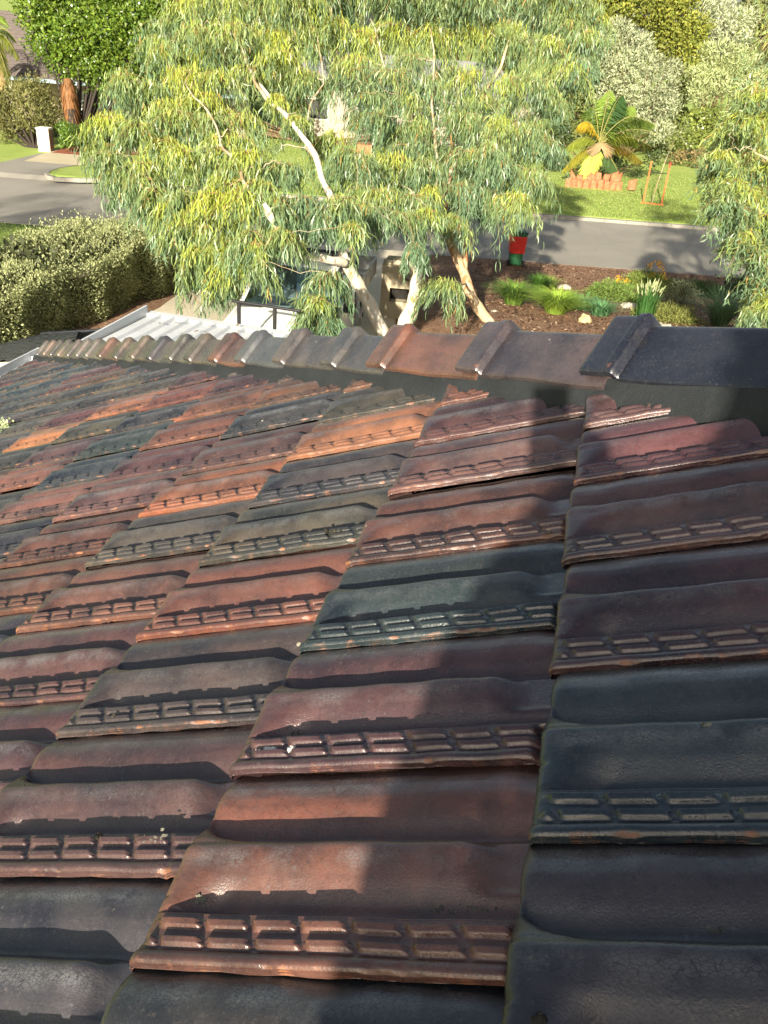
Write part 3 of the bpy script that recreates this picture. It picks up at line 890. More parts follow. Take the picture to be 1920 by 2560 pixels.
# courses step down from the verge side; build the ones in sight singly
cand = []
for a in range(30):
    for b in range(26):
        p = TRs + e2 * (.03 + a * ps2) - e1 * (.04 + (b + .5 * (a % 2)) * ps1)
        qx, qy, qz = project(p)
        if qx < -25 or qx > 190: continue
        if qy > 905 + (100 - qx) * .62: continue
        cand.append((qx, p))
        
for qx, p in cand[:290]:
    ob = sh0 if first else sh0.copy()
    if not first: C.objects.link(ob)
    first = False
    R_ = Matrix(((-e1[0], e2[0], nrm_s[0]), (-e1[1], e2[1], nrm_s[1]), (-e1[2], e2[2], nrm_s[2]))).to_4x4()
    ob.matrix_basis = Matrix.Translation(p) @ R_ @ Matrix.Rotation(rl.normal(0, .03), 4, 'Z') @ Matrix.Rotation(.06 + rl.normal(0, .03), 4, 'X')
    ob.parent = shed
    ob.matrix_parent_inverse = parent_inv(shed)
    n_sh += 1

# black rail that stands in front of the ute
rail = empty("handrail", tuple(np.r_[at(650, 900, 12.2)[:2], 1.1]), "black steel rail on two legs standing before the white ute", "handrail")
ra, rb = at(580, 752, 12.3), at(752, 778, 12.0)
mb = MB(); mb.tube([ra, rb], .022, 8); mb.build("top_rail", M['black_metal'], rail)
for px_, py_, dd in ((597, 757, 12.28), (687, 770, 12.12)):
    q = at(px_, py_, dd); mb = MB(); mb.box((q[0], q[1], (q[2] + 1.1) / 2), (.022, .022, (q[2] - 1.1) / 2)); mb.build("leg", M['black_metal'], rail)

# sandstone letter box at the foot of the gums
M['sandstone'] = mat_concrete("sandstone", (.32, .28, .19), (.39, .34, .24))
M['dark_void'] = mat_plain("dark_void", (.02, .018, .016), .9, .1)
lb = at(980, 815, 17.9); lbz = gz(lb) - .02
lbc = np.array([lb[0] + .06, lb[1] + .30, lbz])
ex = unit(np.array([.97, .18, 0])); ey = np.array([-ex[1], ex[0], 0]); ez = np.array([0, 0, 1.])
lbox = empty("letter_box", tuple(lbc), "cream sandstone letter box pillar between the pale gum trunks", "letter box")
W2, Dp, H2 = .40, .26, 1.12
mb = MB()
# front wall built round the two recesses so the openings are real
def blk(x0, x1, z0, z1, y0=-Dp, y1=Dp): mb.box(lbc + ex * (x0 + x1) / 2 + ey * (y0 + y1) / 2 + ez * (z0 + z1) / 2, ((x1 - x0) / 2, (y1 - y0) / 2, (z1 - z0) / 2), (ex, ey, ez))
blk(-W2, W2, 0, H2, -.02, Dp)
blk(-W2, W2, 0, .38, -Dp, -.021); blk(-W2, -.22, .381, .66, -Dp, -.021); blk(.20, W2, .381, .66, -Dp, -.021)
blk(-W2, W2, .661, .82, -Dp, -.021); blk(-W2, .05, .821, .97, -Dp, -.021); blk(.17, W2, .821, .97, -Dp, -.021); blk(-W2, W2, .971, H2, -Dp, -.021)
mb.build("pillar", M['sandstone'], lbox)
mb = MB(); mb.box(lbc + ez * (H2 + .045), (W2 - .04, Dp - .03, .044), (ex, ey, ez), .86); mb.build("cap", M['sandstone'], lbox, bevel=.015)
mb = MB(); mb.box(lbc + ex * .11 - ey * .03 + ez * .895, (.055, .006, .07), (ex, ey, ez)); mb.build("slot_plate", M['white_metal'], lbox)
mb = MB(); mb.box(lbc - ex * .01 - ey * .03 + ez * .52, (.20, .006, .135), (ex, ey, ez)); mb.build("door", M['dark_void'], lbox)

# wheelie bin on the far edge of the mulch
M['bin_green'] = mat_plain("bin_green_plastic", (.022, .12, .045), .45, .45, .15, 5)
M['bin_lid'] = mat_plain("bin_dark_plastic", (.012, .055, .03), .45, .45, .1)
M['bin_red'] = mat_plain("bin_red_cover", (.62, .03, .022), .4, .45, .12, 6)
M['rubber'] = mat_plain("black_rubber", (.014, .014, .015), .75, .3, .15)
bp = ground(1283, 668); bz = .10
bx = unit(np.array([.975, .22, 0])); by = np.array([-bx[1], bx[0], 0])
wb = empty("wheelie_bin", (bp[0], bp[1], bz), "green wheelie bin in a bright red cover beside the road", "wheelie bin")
BO = np.array([bp[0], bp[1] + .28, bz])
def ring(z, w_, d_, r=.05, yo=0.0, n=5):
    pts = []
    for cx, cy, a0 in ((w_ - r, d_ - r, 0), (-w_ + r, d_ - r, 90), (-w_ + r, -d_ + r, 180), (w_ - r, -d_ + r, 270)):
        for k in range(n):
            t = math.radians(a0 + 90 * k / (n - 1)); pts.append(BO + bx * (cx + r * math.cos(t)) + by * (cy + r * math.sin(t) + yo) + ez * z)
    return pts
def loft(rings, name, mat, parent, smooth=False, bev=0):
    mb = MB(); n = len(rings[0]); vs = [p for r_ in rings for p in r_]
    fs = [(i * n + k, i * n + (k + 1) % n, (i + 1) * n + (k + 1) % n, (i + 1) * n + k) for i in range(len(rings) - 1) for k in range(n)]
    fs += [tuple(range(n))[::-1], tuple((len(rings) - 1) * n + k for k in range(n))]
    mb.add(vs, fs); return mb.build(name, mat, parent, smooth, bev)
loft([ring(.06, .175, .20), ring(.10, .185, .22), ring(.95, .235, .265), ring(.96, .255, .285), ring(1.0, .255, .285)], "body", M['bin_green'], wb)
loft([ring(.40, .197, .232), ring(.415, .226, .262), ring(.44, .232, .268), ring(.90, .252, .284), ring(.915, .246, .278)], "cover", M['bin_red'], wb)
loft([ring(1.002, .265, .295), ring(1.03, .268, .298), ring(1.05, .24, .27), ring(1.075, .12, .16)], "lid", M['bin_lid'], wb)
for sx in (-1, 1):
    c_ = BO + bx * sx * .235 - by * .20 + ez * .10
    mb = MB(); mb.tube([c_ - bx * .028, c_ - bx * .026, c_ + bx * .026, c_ + bx * .028], [.085, .10, .10, .085], 18); mb.build("wheel", M['rubber'], wb)
mb = MB(); mb.tube([BO - bx * .22 - by * .20 + ez * .10, BO + bx * .22 - by * .20 + ez * .10], .014, 8); mb.build("axle", M['black_metal'], wb)
mb = MB(); mb.tube([BO - bx * .2 - by * .31 + ez * .96, BO + bx * .2 - by * .31 + ez * .96], .016, 8); mb.build("handle", M['bin_lid'], wb)

# ------------------------------------------------------------------ the ute on the driveway
M['car_white'] = mat_plain("white_car_paint", (.78, .78, .76), .25, .5, .02, 2, coat=1.0)
M['car_glass'] = None
t = NT("car_glass"); b = t.bsdf((.02, .035, .04), .05, .6); b.inputs["Transmission Weight"].default_value = 0.0
gl = t.n("ShaderNodeBsdfTransparent"); gl.inputs[0].default_value = (.55, .68, .70, 1)
gs = t.n("ShaderNodeBsdfGlossy"); gs.inputs[0].default_value = (1, 1, 1, 1); gs.inputs["Roughness"].default_value = .03
fr = t.n("ShaderNodeFresnel"); fr.inputs[0].default_value = 1.5
mx = t.n("ShaderNodeMixShader"); t.l(fr.outputs[0], mx.inputs[0]); t.l(gl.outputs[0], mx.inputs[1]); t.l(gs.outputs[0], mx.inputs[2])
M['car_glass'] = t.done(mx.outputs[0])
M['trim'] = mat_plain("black_trim", (.015, .015, .016), .6, .4, .1)
M['interior'] = mat_plain("grey_interior", (.07, .08, .085), .8, .3, .2)
M['seat'] = mat_plain("seat_cloth", (.12, .14, .14), .9, .2, .2)
M['alloy'] = mat_plain("steel_rim", (.45, .45, .46), .35, .5, .05, 3, metal=.6)
M['aluminium'] = mat_plain("tray_alloy", (.38, .38, .38), .45, .5, .1, 4, metal=.5)
M['lamp'] = mat_plain("lamp_glass", (.6, .62, .62), .1, .6, .05)
fwdir = unit(np.array([.115, -.993, 0])); lft = np.array([-fwdir[1], fwdir[0], 0])      # the ute faces the house
wh = at(899, 822, 16.7)
CO = wh - lft * .84 + fwdir * 2.95          # on the ground below the front axle; the rear wheel shows past the gum
CO[2] = gz(CO) + .012
ute = empty("ute", tuple(CO), "white flat-tray ute parked nose to the house under the gums", "ute")
slope_f = (gz(CO) - gz(CO - fwdir * 2.95)) / 2.95
cf = unit(np.array([fwdir[0], fwdir[1], slope_f])); cu_ = unit(np.cross(cf, lft)); cu_ = cu_ if cu_[2] > 0 else -cu_
def cp_(x, y, z): return CO + cf * x + lft * y + cu_ * z     # x forward, y to the ute's own left, z up
def cross_loft(stations, name, mat, parent=ute, smooth=True, bevel=0):
    """stations: list of lists of (x,y,z)"""
    mb = MB(); n = len(stations[0]); vs = [cp_(*p) for s in stations for p in s]
    fs = [(i * n + k, i * n + k + 1, (i + 1) * n + k + 1, (i + 1) * n + k) for i in range(len(stations) - 1) for k in range(n - 1)]
    mb.add(vs, fs); ob = mb.build(name, mat, parent, smooth, bevel)
    return ob
def arch(x, w_, z0, z1, crown=.04, tuck=.05, n=9):
    p = [(x, -w_, z0), (x, -w_ - .01, (z0 + z1) / 2), (x, -w_ + tuck * .4, z1 - .05)]
    for k in range(n):
        t_ = -1 + 2 * k / (n - 1); p.append((x, t_ * (w_ - tuck), z1 + crown * (1 - t_ * t_)))
    return p + [(x, w_ - tuck * .4, z1 - .05), (x, w_ + .01, (z0 + z1) / 2), (x, w_, z0)]
b1 = cross_loft([arch(.92, .70, .42, .62), arch(.88, .76, .36, .80), arch(.70, .82, .34, .90), arch(.30, .85, .60, .97), arch(-.25, .86, .60, 1.02), arch(-.42, .86, .34, 1.03)], "bonnet", M['car_white'])
cross_loft([arch(-.42, .86, .32, 1.02, .0, .03), arch(-1.2, .87, .30, 1.04, 0, .03), arch(-1.95, .87, .30, 1.05, 0, .03)], "body", M['car_white'])
for sy in (-1, 1):                     # front wings round the wheel
    mb = MB(); seg = 10
    pts_o = [(.80, .60), (.86, .85), (.3, .93), (-.42, .98), (-.42, .40)]
    arc = [(-.36 * math.cos(math.pi * k / seg) if False else .37 * math.cos(math.pi * (1 - k / seg)), .33 + .37 * math.sin(math.pi * k / seg)) for k in range(seg + 1)]
    poly = [(-.42, .40), (-.37, .38)] + arc + [(.60, .38), (.88, .42), (.90, .62), (.86, .82), (.70, .90), (.30, .95), (-.42, 1.0)]
    vs = [cp_(a, sy * .862, z) for a, z in poly] + [cp_(a, sy * .80, z) for a, z in poly]; n = len(poly)
    mb.add(vs, [tuple(range(n)), tuple(range(2 * n - 1, n - 1, -1))] + [((i + 1) % n, i, n + i, n + (i + 1) % n) for i in range(n)])
    mb.build("wing", M['car_white'], ute)
cabz = 1.62
roof_ = cross_loft([arch(-.98, .66, 1.52, 1.57, .03, .06), arch(-1.15, .67, 1.56, 1.61, .03, .06), arch(-1.6, .67, 1.56, 1.62, .03, .06), arch(-1.93, .66, 1.50, 1.57, .03, .06)], "roof", M['car_white'])
for sy in (-1, 1):
    for q0, q1 in (((-.40, sy * .80, 1.03), (-.98, sy * .645, 1.56)), ((-1.92, sy * .85, 1.03), (-1.92, sy * .64, 1.54))):
        mb = MB(); mb.tube([cp_(*q0), cp_(*q1)], .037, 8); mb.build("roof_pillar", M['car_white'], ute)
mb = MB()
N_ = 8
vs = []
for r_, (xx, hw, zz) in enumerate(((-.42, .77, 1.045), (-.70, .70, 1.31), (-.97, .63, 1.55))):
    for k in range(N_ + 1):
        t_ = -1 + 2 * k / N_; vs.append(cp_(xx + .10 * (1 - t_ * t_), t_ * hw, zz))
mb.add(vs, [(r_ * (N_ + 1) + k, r_ * (N_ + 1) + k + 1, (r_ + 1) * (N_ + 1) + k + 1, (r_ + 1) * (N_ + 1) + k) for r_ in range(2) for k in range(N_)])
mb.build("windscreen", M['car_glass'], ute, True)
for sy in (-1, 1):
    mb = MB(); mb.add([cp_(-.55, sy * .80, 1.06), cp_(-1.88, sy * .845, 1.06), cp_(-1.88, sy * .66, 1.52), cp_(-1.02, sy * .66, 1.54)], [(0, 1, 2, 3)]); mb.build("side_window", M['car_glass'], ute)
mb = MB(); mb.add([cp_(-1.955, -.78, 1.06), cp_(-1.955, .78, 1.06), cp_(-1.95, .62, 1.50), cp_(-1.95, -.62, 1.50)], [(0, 1, 2, 3)]); mb.build("rear_window", M['car_glass'], ute)
mb = MB(); mb.box(cp_(-.36, 0, 1.035), (.09, .80, .018), (cf, lft, cu_)); mb.build("cowl", M['trim'], ute, bevel=.006)
for y0_, y1_ in ((-.62, -.05), (.02, .60)):
    mb = MB(); mb.tube([cp_(-.37, y0_, 1.065), cp_(-.36, (y0_ + y1_) / 2, 1.09), cp_(-.43, y1_, 1.11)], .010, 6); mb.build("wiper", M['trim'], ute)
mb = MB(); mb.box(cp_(-.72, 0, 1.0), (.22, .74, .06), (cf, lft, cu_)); mb.box(cp_(-1.2, 0, .62), (.7, .78, .04), (cf, lft, cu_)); mb.box(cp_(-1.93, 0, .85), (.015, .80, .2), (cf, lft, cu_)); mb.build("dashboard", M['interior'], ute, bevel=.02)
tc_ = cp_(-.88, -.37, 1.08); ring_pts = []
wa = unit(cf * -.35 + cu_ * .94)
wb_ = lft
for k in range(17): ring_pts.append(tc_ + .185 * (math.cos(2 * math.pi * k / 16) * wb_ + math.sin(2 * math.pi * k / 16) * wa))
mb = MB(); mb.tube(ring_pts, .015, 8, cap=False); mb.tube([tc_ - wb_ * .18, tc_ + wb_ * .18], .014, 6); mb.tube([tc_, tc_ - wa * .18], .014, 6); mb.build("steering_wheel", M['trim'], ute, True)
for sy in (-.37, .37):
    mb = MB(); mb.box(cp_(-1.40, sy, .80), (.24, .25, .09), (cf, lft, cu_)); mb.box(cp_(-1.66, sy, 1.10), (.07, .24, .30), (unit(cf + cu_ * .2), lft, unit(cu_ - cf * .2)), .85); mb.box(cp_(-1.72, sy, 1.45), (.04, .12, .07), (cf, lft, cu_)); mb.build("seat", M['seat'], ute, bevel=.03)
    
for sy in (-1, 1):
    mb = MB(); mb.box(cp_(-.60, sy * .98, 1.10), (.05, .09, .075), (cf, lft, cu_)); mb.build("mirror", M['trim'], ute, bevel=.02)
    mb = MB(); mb.box(cp_(.83, sy * .62, .72), (.06, .15, .07), (cf, lft, cu_)); mb.build("headlight", M['lamp'], ute, bevel=.015)
mb = MB(); mb.box(cp_(.93, 0, .50), (.06, .80, .11), (cf, lft, cu_)); mb.build("bumper", M['trim'], ute, bevel=.03)
mb = MB(); mb.box(cp_(.90, 0, .73), (.03, .44, .06), (cf, lft, cu_)); mb.build("grille", M['trim'], ute, bevel=.01)
def wheel(xx, yy, sgn):
    c_ = cp_(xx, yy, .325)
    mb = MB(); rr_ = [.20, .295, .32, .32, .295, .20]; oo = [-.11, -.11, -.08, .08, .11, .11]
    mb.tube([c_ + lft * o_ for o_ in oo], rr_, 28, cap=True); ty = mb.build("wheel", M['rubber'], ute)
    mb = MB(); mb.tube([c_ + lft * sgn * .085, c_ + lft * sgn * .116, c_ + lft * sgn * .117, c_ + lft * sgn * .10], [.20, .20, .165, .06], 20); mb.build("rim", M['alloy'], ty)
    mb = MB(); mb.tube([c_ + lft * sgn * .09, c_ + lft * sgn * .13], [.05, .045], 12); mb.build("hub", M['trim'], ty)
for sy in (-1, 1):
    wheel(0, sy * .76, sy); wheel(-2.95, sy * .76, sy)
# tray: floor, headboard rack and hinged drop sides
mb = MB(); mb.box(cp_(-3.15, 0, .82), (1.12, .90, .035), (cf, lft, cu_)); mb.build("tray_floor", M['aluminium'], ute)
for sy in (-1, 1):
    mb = MB(); mb.box(cp_(-3.15, sy * .905, 1.0), (1.10, .018, .15), (cf, lft, cu_))
    for q in range(4): mb.box(cp_(-2.2 - q * .62, sy * .93, 1.0), (.02, .012, .15), (cf, lft, cu_))
    mb.build("drop_side", M['aluminium'], ute, bevel=.004)
mb = MB(); mb.box(cp_(-4.28, 0, 1.0), (.018, .90, .15), (cf, lft, cu_)); mb.build("tailgate", M['aluminium'], ute, bevel=.004)
mb = MB()
for q in (-.85, -.42, 0, .42, .85): mb.tube([cp_(-2.02, q, .84), cp_(-2.02, q, 1.66)], .02, 6)
mb.tube([cp_(-2.02, -.87, 1.66), cp_(-2.02, .87, 1.66)], .025, 6)
mb.build("headboard_rack", M['black_metal'], ute)
mb = MB(); mb.box(cp_(-2.5, 0, .55), (1.9, .32, .08), (cf, lft, cu_)); mb.build("chassis", M['trim'], ute)
for sy in (-1, 1):
    mb = MB(); mb.box(cp_(-1.2, sy * .876, .92), (.05, .012, .012), (cf, lft, cu_)); mb.build("door_handle", M['trim'], ute)
    mb = MB()
    for k in range(9): a0, a1 = math.pi * k / 8, 0
    mb.tube([cp_(-2.95 + .40 * math.cos(math.pi * k / 8), sy * .78, .36 + .40 * math.sin(math.pi * k / 8)) for k in range(9)], .02, 6); mb.build("mudguard", M['trim'], ute)

# ------------------------------------------------------------------ the person taking the picture (kneeling behind the lens; only the shadow falls in view)
M['skin'] = mat_plain("skin", (.45, .27, .19), .55, .4, .08, 8)
M['shirt'] = mat_plain("work_shirt", (.05, .075, .13), .9, .15, .2, 20, .2, 60)
M['trousers'] = mat_plain("work_trousers", (.07, .065, .055), .9, .15, .2, 20, .2, 60)
M['hair'] = mat_plain("brown_hair", (.035, .02, .012), .6, .3, .3, 60)
M['boot'] = mat_plain("work_boot", (.08, .045, .025), .7, .3, .2)
R3 = np.array([1., 0, 0]); 
def rel(x, y, z): return CAM + np.array([x, y, z])
def roofz(x, y): return OFF[2] + x * spi / cpi
def skin_body(name, joints, edges, mat, parent, sub=2):
    names = list(joints); me = bpy.data.meshes.new(name)
    me.from_pydata([tuple(joints[n][0]) for n in names], [(names.index(a), names.index(b)) for a, b in edges], [])
    ob = link(name, me, mat, parent)
    ob.modifiers.new("skin", 'SKIN'); me.skin_vertices[0].data[0].use_root = True
    for k, n in enumerate(names):
        r = joints[n][1]; me.skin_vertices[0].data[k].radius = (r, r) if np.isscalar(r) else r
    sb = ob.modifiers.new("sub", 'SUBSURF'); sb.levels = sb.render_levels = sub
    dg = bpy.context.evaluated_depsgraph_get()
    ev = ob.evaluated_get(dg); me2 = bpy.data.meshes.new_from_object(ev)
    ob.modifiers.clear(); ob.data = me2
    me2.polygons.foreach_set("use_smooth", np.ones(len(me2.polygons), dtype=bool))
    if not me2.materials: me2.materials.append(mat)
    return ob
person = empty("person", tuple(rel(.20, -.85, -.44)), "person kneeling on the tiles with a phone held out to take the picture", "person")
J = {
 'pelvis': (rel(.19, -.86, -.225), .155), 'waist': (rel(.165, -.83, -.10), .165), 'chest': (rel(.205, -.78, .03), .140), 'upper': (rel(.215, -.74, .12), .115),
 'neck': (rel(.27, -.71, .195), .052), 'jaw': (rel(.305, -.665, .275), .070), 'head': (rel(.325, -.675, .345), .088), 'crown': (rel(.335, -.685, .405), .060),
 'shl': (rel(.05, -.75, .10), .062), 'ell': (rel(-.045, -.66, -.13), .042), 'wrl': (rel(-.055, -.50, -.31), .028),
 'shr': (rel(.385, -.73, .12), .062), 'elr': (rel(.335, -.50, -.01), .044), 'wrr': (rel(.10, -.425, -.055), .028),
 'hipl': (rel(.12, -.85, -.245), .120), 'knl': (rel(-.05, -.50, -.405), .066), 'anl': (rel(.10, -.98, -.385), .042),
 'hipr': (rel(.32, -.85, -.24), .105), 'knr': (rel(.33, -.47, -.245), .066), 'anr': (rel(.36, -.97, -.26), .042),
}
E_ = [('pelvis', 'waist'), ('waist', 'chest'), ('chest', 'upper'), ('upper', 'neck'), ('neck', 'jaw'), ('jaw', 'head'), ('head', 'crown'), ('upper', 'shl'), ('shl', 'ell'), ('ell', 'wrl'),
      ('upper', 'shr'), ('shr', 'elr'), ('elr', 'wrr'), ('pelvis', 'hipl'), ('hipl', 'knl'), ('knl', 'anl'), ('pelvis', 'hipr'), ('hipr', 'knr'), ('knr', 'anr')]
bare = ('neck', 'jaw', 'head', 'crown', 'wrl', 'wrr', 'ell', 'elr')
body_ = skin_body("body", {k: (q[0], q[1] * (1.0 if k in bare else .74)) for k, q in J.items()}, E_, M['skin'], person)
def grown(keys, dr, cut=None): return {k: (J[k][0], (J[k][1] if np.isscalar(J[k][1]) else J[k][1][0]) + dr) for k in keys}
sk = ['chest', 'pelvis', 'waist', 'upper', 'shl', 'ell', 'shr', 'elr']
skin_body("shirt", grown(sk, .010), [e for e in E_ if e[0] in sk and e[1] in sk], M['shirt'], person)
tk = ['pelvis', 'hipl', 'knl', 'anl', 'hipr', 'knr', 'anr']
skin_body("trousers", grown(tk, .012), [e for e in E_ if e[0] in tk and e[1] in tk], M['trousers'], person)
for an, dxx in (('anl', .02), ('anr', .01)):
    q = J[an][0]
    skin_body("boot", {'a': (q + [0, .0, .01], .05), 'b': (q + [0, -.07, -.01], .046), 'c': (q + [dxx, -.13, .0 if an == 'anl' else .01], .04)}, [('a', 'b'), ('b', 'c')], M['boot'], person)
hq = J['head'][0]
bm = bmesh.new(); bmesh.ops.create_icosphere(bm, subdivisions=3, radius=.099)
fd0 = Vector((-.22, .95, 0)).normalized()
bmesh.ops.delete(bm, geom=[v_ for v_ in bm.verts if v_.co.z < .02 + .10 * max(-.6, v_.co.dot(fd0) / .1)], context='VERTS')
for v_ in bm.verts: v_.co *= 1 + .03 * math.sin(v_.co.x * 160) * math.sin(v_.co.z * 120)
me = bpy.data.meshes.new("hair"); bm.to_mesh(me); bm.free()
ho = link("hair", me, M['hair'], person); ho.matrix_basis = Matrix.Translation(hq + [.004, -.006, .022])
mb = MB()
fd = unit(np.array([-.22, .95, -.2])); fl_ = unit(np.cross([0, 0, 1.], fd))
skin_body("nose", {'a': (hq + fd * .085 + [0, 0, .0], .012), 'b': (hq + fd * .10 + [0, 0, -.025], .014)}, [('a', 'b')], M['skin'], person)
for sg in (-1, 1):
    skin_body("ear", {'a': (hq - fd * .01 + fl_ * sg * .088 + [0, 0, .01], (.018, .008)), 'b': (hq - fd * .005 + fl_ * sg * .086 + [0, 0, -.03], (.012, .007))}, [('a', 'b')], M['skin'], person)
    mb = MB(); mb.tube([hq + fd * .082 + fl_ * sg * .032 + [0, 0, .002], hq + fd * .088 + fl_ * sg * .032 + [0, 0, .002]], [.011, .006], 8); mb.build("eye", M['trim'], person)
mb = MB(); mb.tube([hq + fd * .078 + fl_ * -.024 + [0, 0, -.058], hq + fd * .09 + [0, 0, -.06], hq + fd * .078 + fl_ * .024 + [0, 0, -.058]], .006, 6); mb.build("mouth", mat_plain("lips", (.35, .14, .12), .5), person)
# phone: lens a hair behind the view point
UPV = -DOWN
ph = CAM - FWD * .013 - RIGHT * .020 + DOWN * .056
phone = empty("phone", tuple(ph), "slim black phone held upright in the kneeling person's hand", "phone")
mb = MB(); mb.box(ph, (.034, .069, .0036), (RIGHT, DOWN, FWD)); mb.build("body", M['black_metal'], phone, bevel=.002)
mb = MB(); mb.tube([CAM - FWD * .0092, CAM - FWD * .0080], .005, 14); mb.build("camera_lens", M['car_glass'], phone)
mb = MB(); mb.box(ph - FWD * .0038, (.031, .058, .0004), (RIGHT, DOWN, FWD)); mb.build("screen", M['interior'], phone)
# right hand: palm behind the phone's edge, four fingers round the back, thumb on the screen side
wr = J['wrr'][0]; pe = ph + RIGHT * .036
palm = pe + RIGHT * .022 + DOWN * .012 - FWD * .012
skin_body("hand", {'w': (wr, .026), 'm': ((wr + palm) / 2, .026), 'p': (palm, (.032, .020))}, [('w', 'm'), ('m', 'p')], M['skin'], person)
for k in range(4):
    b0 = palm + DOWN * (-.028 + .019 * k); ln = (.9, 1.0, .94, .78)[k]
    f1 = pe + DOWN * (-.030 + .020 * k) + FWD * .010 + RIGHT * .012
    f2 = pe + DOWN * (-.030 + .020 * k) + FWD * .0125 - RIGHT * .014 * ln
    f3 = pe + DOWN * (-.028 + .020 * k) + FWD * .0115 - RIGHT * .036 * ln
    if k == 0: f1, f2, f3 = [q + DOWN * .022 for q in (f1, f2, f3)]
    skin_body("finger", {'a': (b0, .010), 'b': (f1, .0092), 'c': (f2, .0082), 'd': (f3, .007)}, [('a', 'b'), ('b', 'c'), ('c', 'd')], M['skin'], person)
skin_body("thumb", {'a': (palm + DOWN * .02 - FWD * .01, .013), 'b': (pe - FWD * .016 + DOWN * .012 + RIGHT * .006, .0105), 'c': (pe - FWD * .013 - RIGHT * .022 - DOWN * .008, .0085)}, [('a', 'b'), ('b', 'c')], M['skin'], person)
wl = J['wrl'][0]
pl = wl + np.array([.0, .06, -.035])
skin_body("hand", {'w': (wl, .026), 'p': (pl, (.034, .018))}, [('w', 'p')], M['skin'], person)
for k in range(4):
    b0 = pl + np.array([-.03 + .02 * k, .015, -.004]); ln = (.8, .95, 1, .9)[k]
    skin_body("finger", {'a': (b0, .0098), 'b': (b0 + np.array([-.004, .035 * ln, -.012]), .009), 'c': (b0 + np.array([-.006, .062 * ln, -.034]), .0078)}, [('a', 'b'), ('b', 'c')], M['skin'], person)
skin_body("thumb", {'a': (pl + np.array([.028, -.02, 0]), .012), 'b': (pl + np.array([.052, .012, -.006]), .010), 'c': (pl + np.array([.056, .04, -.016]), .0085)}, [('a', 'b'), ('b', 'c')], M['skin'], person)

# ------------------------------------------------------------------ trees and shrubs
M['gum_leaf'] = mat_leaf("gum_leaf", .28, .38, .45)
M['leaf'] = mat_leaf("broad_leaf", .25, .35, .5)
M['dull_leaf'] = mat_leaf("dull_leaf", .25, .6, .25)
M['blade'] = mat_leaf("grass_blade", .35, .5, .3)
def mat_bark(name, c0, c1, c2, amt):
    t = NT(name); v = t.coords("Object")
    vs_ = t.scalevec(v, (1, 1, .38)); n1 = t.noise(vs_, 2.6, 4, .6, .6); n2 = t.noise(t.scalevec(v, (1, 1, .2)), 22, 4, .6)
    c = t.mix(t.ramp(n1, .56 - amt, .62 - amt), c0, c1)
    c = t.mix(t.ramp(t.noise(vs_, 5.5, 4, .6), .58, .66), c, c2)
    c = t.mix(t.ramp(n2, .5, .8, 0, .35), c, tuple(x * .6 for x in c0))
    return t.done(t.bsdf(c, .8, .2, t.bump(t.math('ADD', n2, n1), .5, .02)))
M['white_bark'] = mat_bark("white_gum_bark", (.60, .55, .44), (.46, .41, .31), (.40, .22, .09), .0)
M['tan_bark'] = mat_bark("tan_gum_bark", (.42, .30, .18), (.30, .14, .06), (.50, .42, .30), .05)
M['twig_bark'] = mat_bark("twig_bark", (.36, .31, .22), (.26, .18, .10), (.44, .40, .31), .05)
M['brown_bark'] = mat_bark("brown_bark", (.12, .075, .045), (.08, .05, .03), (.2, .12, .06), .0)
M['fibre'] = mat_bark("palm_fibre", (.20, .10, .04), (.13, .065, .026), (.26, .15, .07), .1)
M['dark_trunk'] = mat_bark("dark_trunk", (.035, .028, .022), (.025, .02, .016), (.06, .045, .03), .0)

def batch_tubes(paths, rads, sides=4):
    """many thin tubes as arrays"""
    vs, fs, n = [], [], 0
    for P, r in zip(paths, rads):
        P = np.asarray(P, float); m = len(P)
        d = unit(np.gradient(P, axis=0))
        ref = np.array([.31, .95, .05]); a = unit(np.cross(d, ref)); b = np.cross(d, a)
        r = np.linspace(r[0], r[1], m) if np.ndim(r) else np.full(m, r)
        t = np.arange(sides) * 2 * math.pi / sides
        R_ = P[:, None, :] + r[:, None, None] * (np.cos(t)[None, :, None] * a[:, None, :] + np.sin(t)[None, :, None] * b[:, None, :])
        vs.append(R_.reshape(-1, 3))
        ii = np.arange(m * sides).reshape(m, sides) + n
        fs.append(np.stack([ii[:-1].ravel(), np.roll(ii, -1, 1)[:-1].ravel(), np.roll(ii, -1, 1)[1:].ravel(), ii[1:].ravel()], 1))
        n += m * sides
    return np.concatenate(vs), [np.concatenate(fs).astype(np.int32)]

def bez(p0, p1, p2, n=8):
    t = np.linspace(0, 1, n)[:, None]
    return (1 - t) ** 2 * p0 + 2 * t * (1 - t) * p1 + t * t * p2

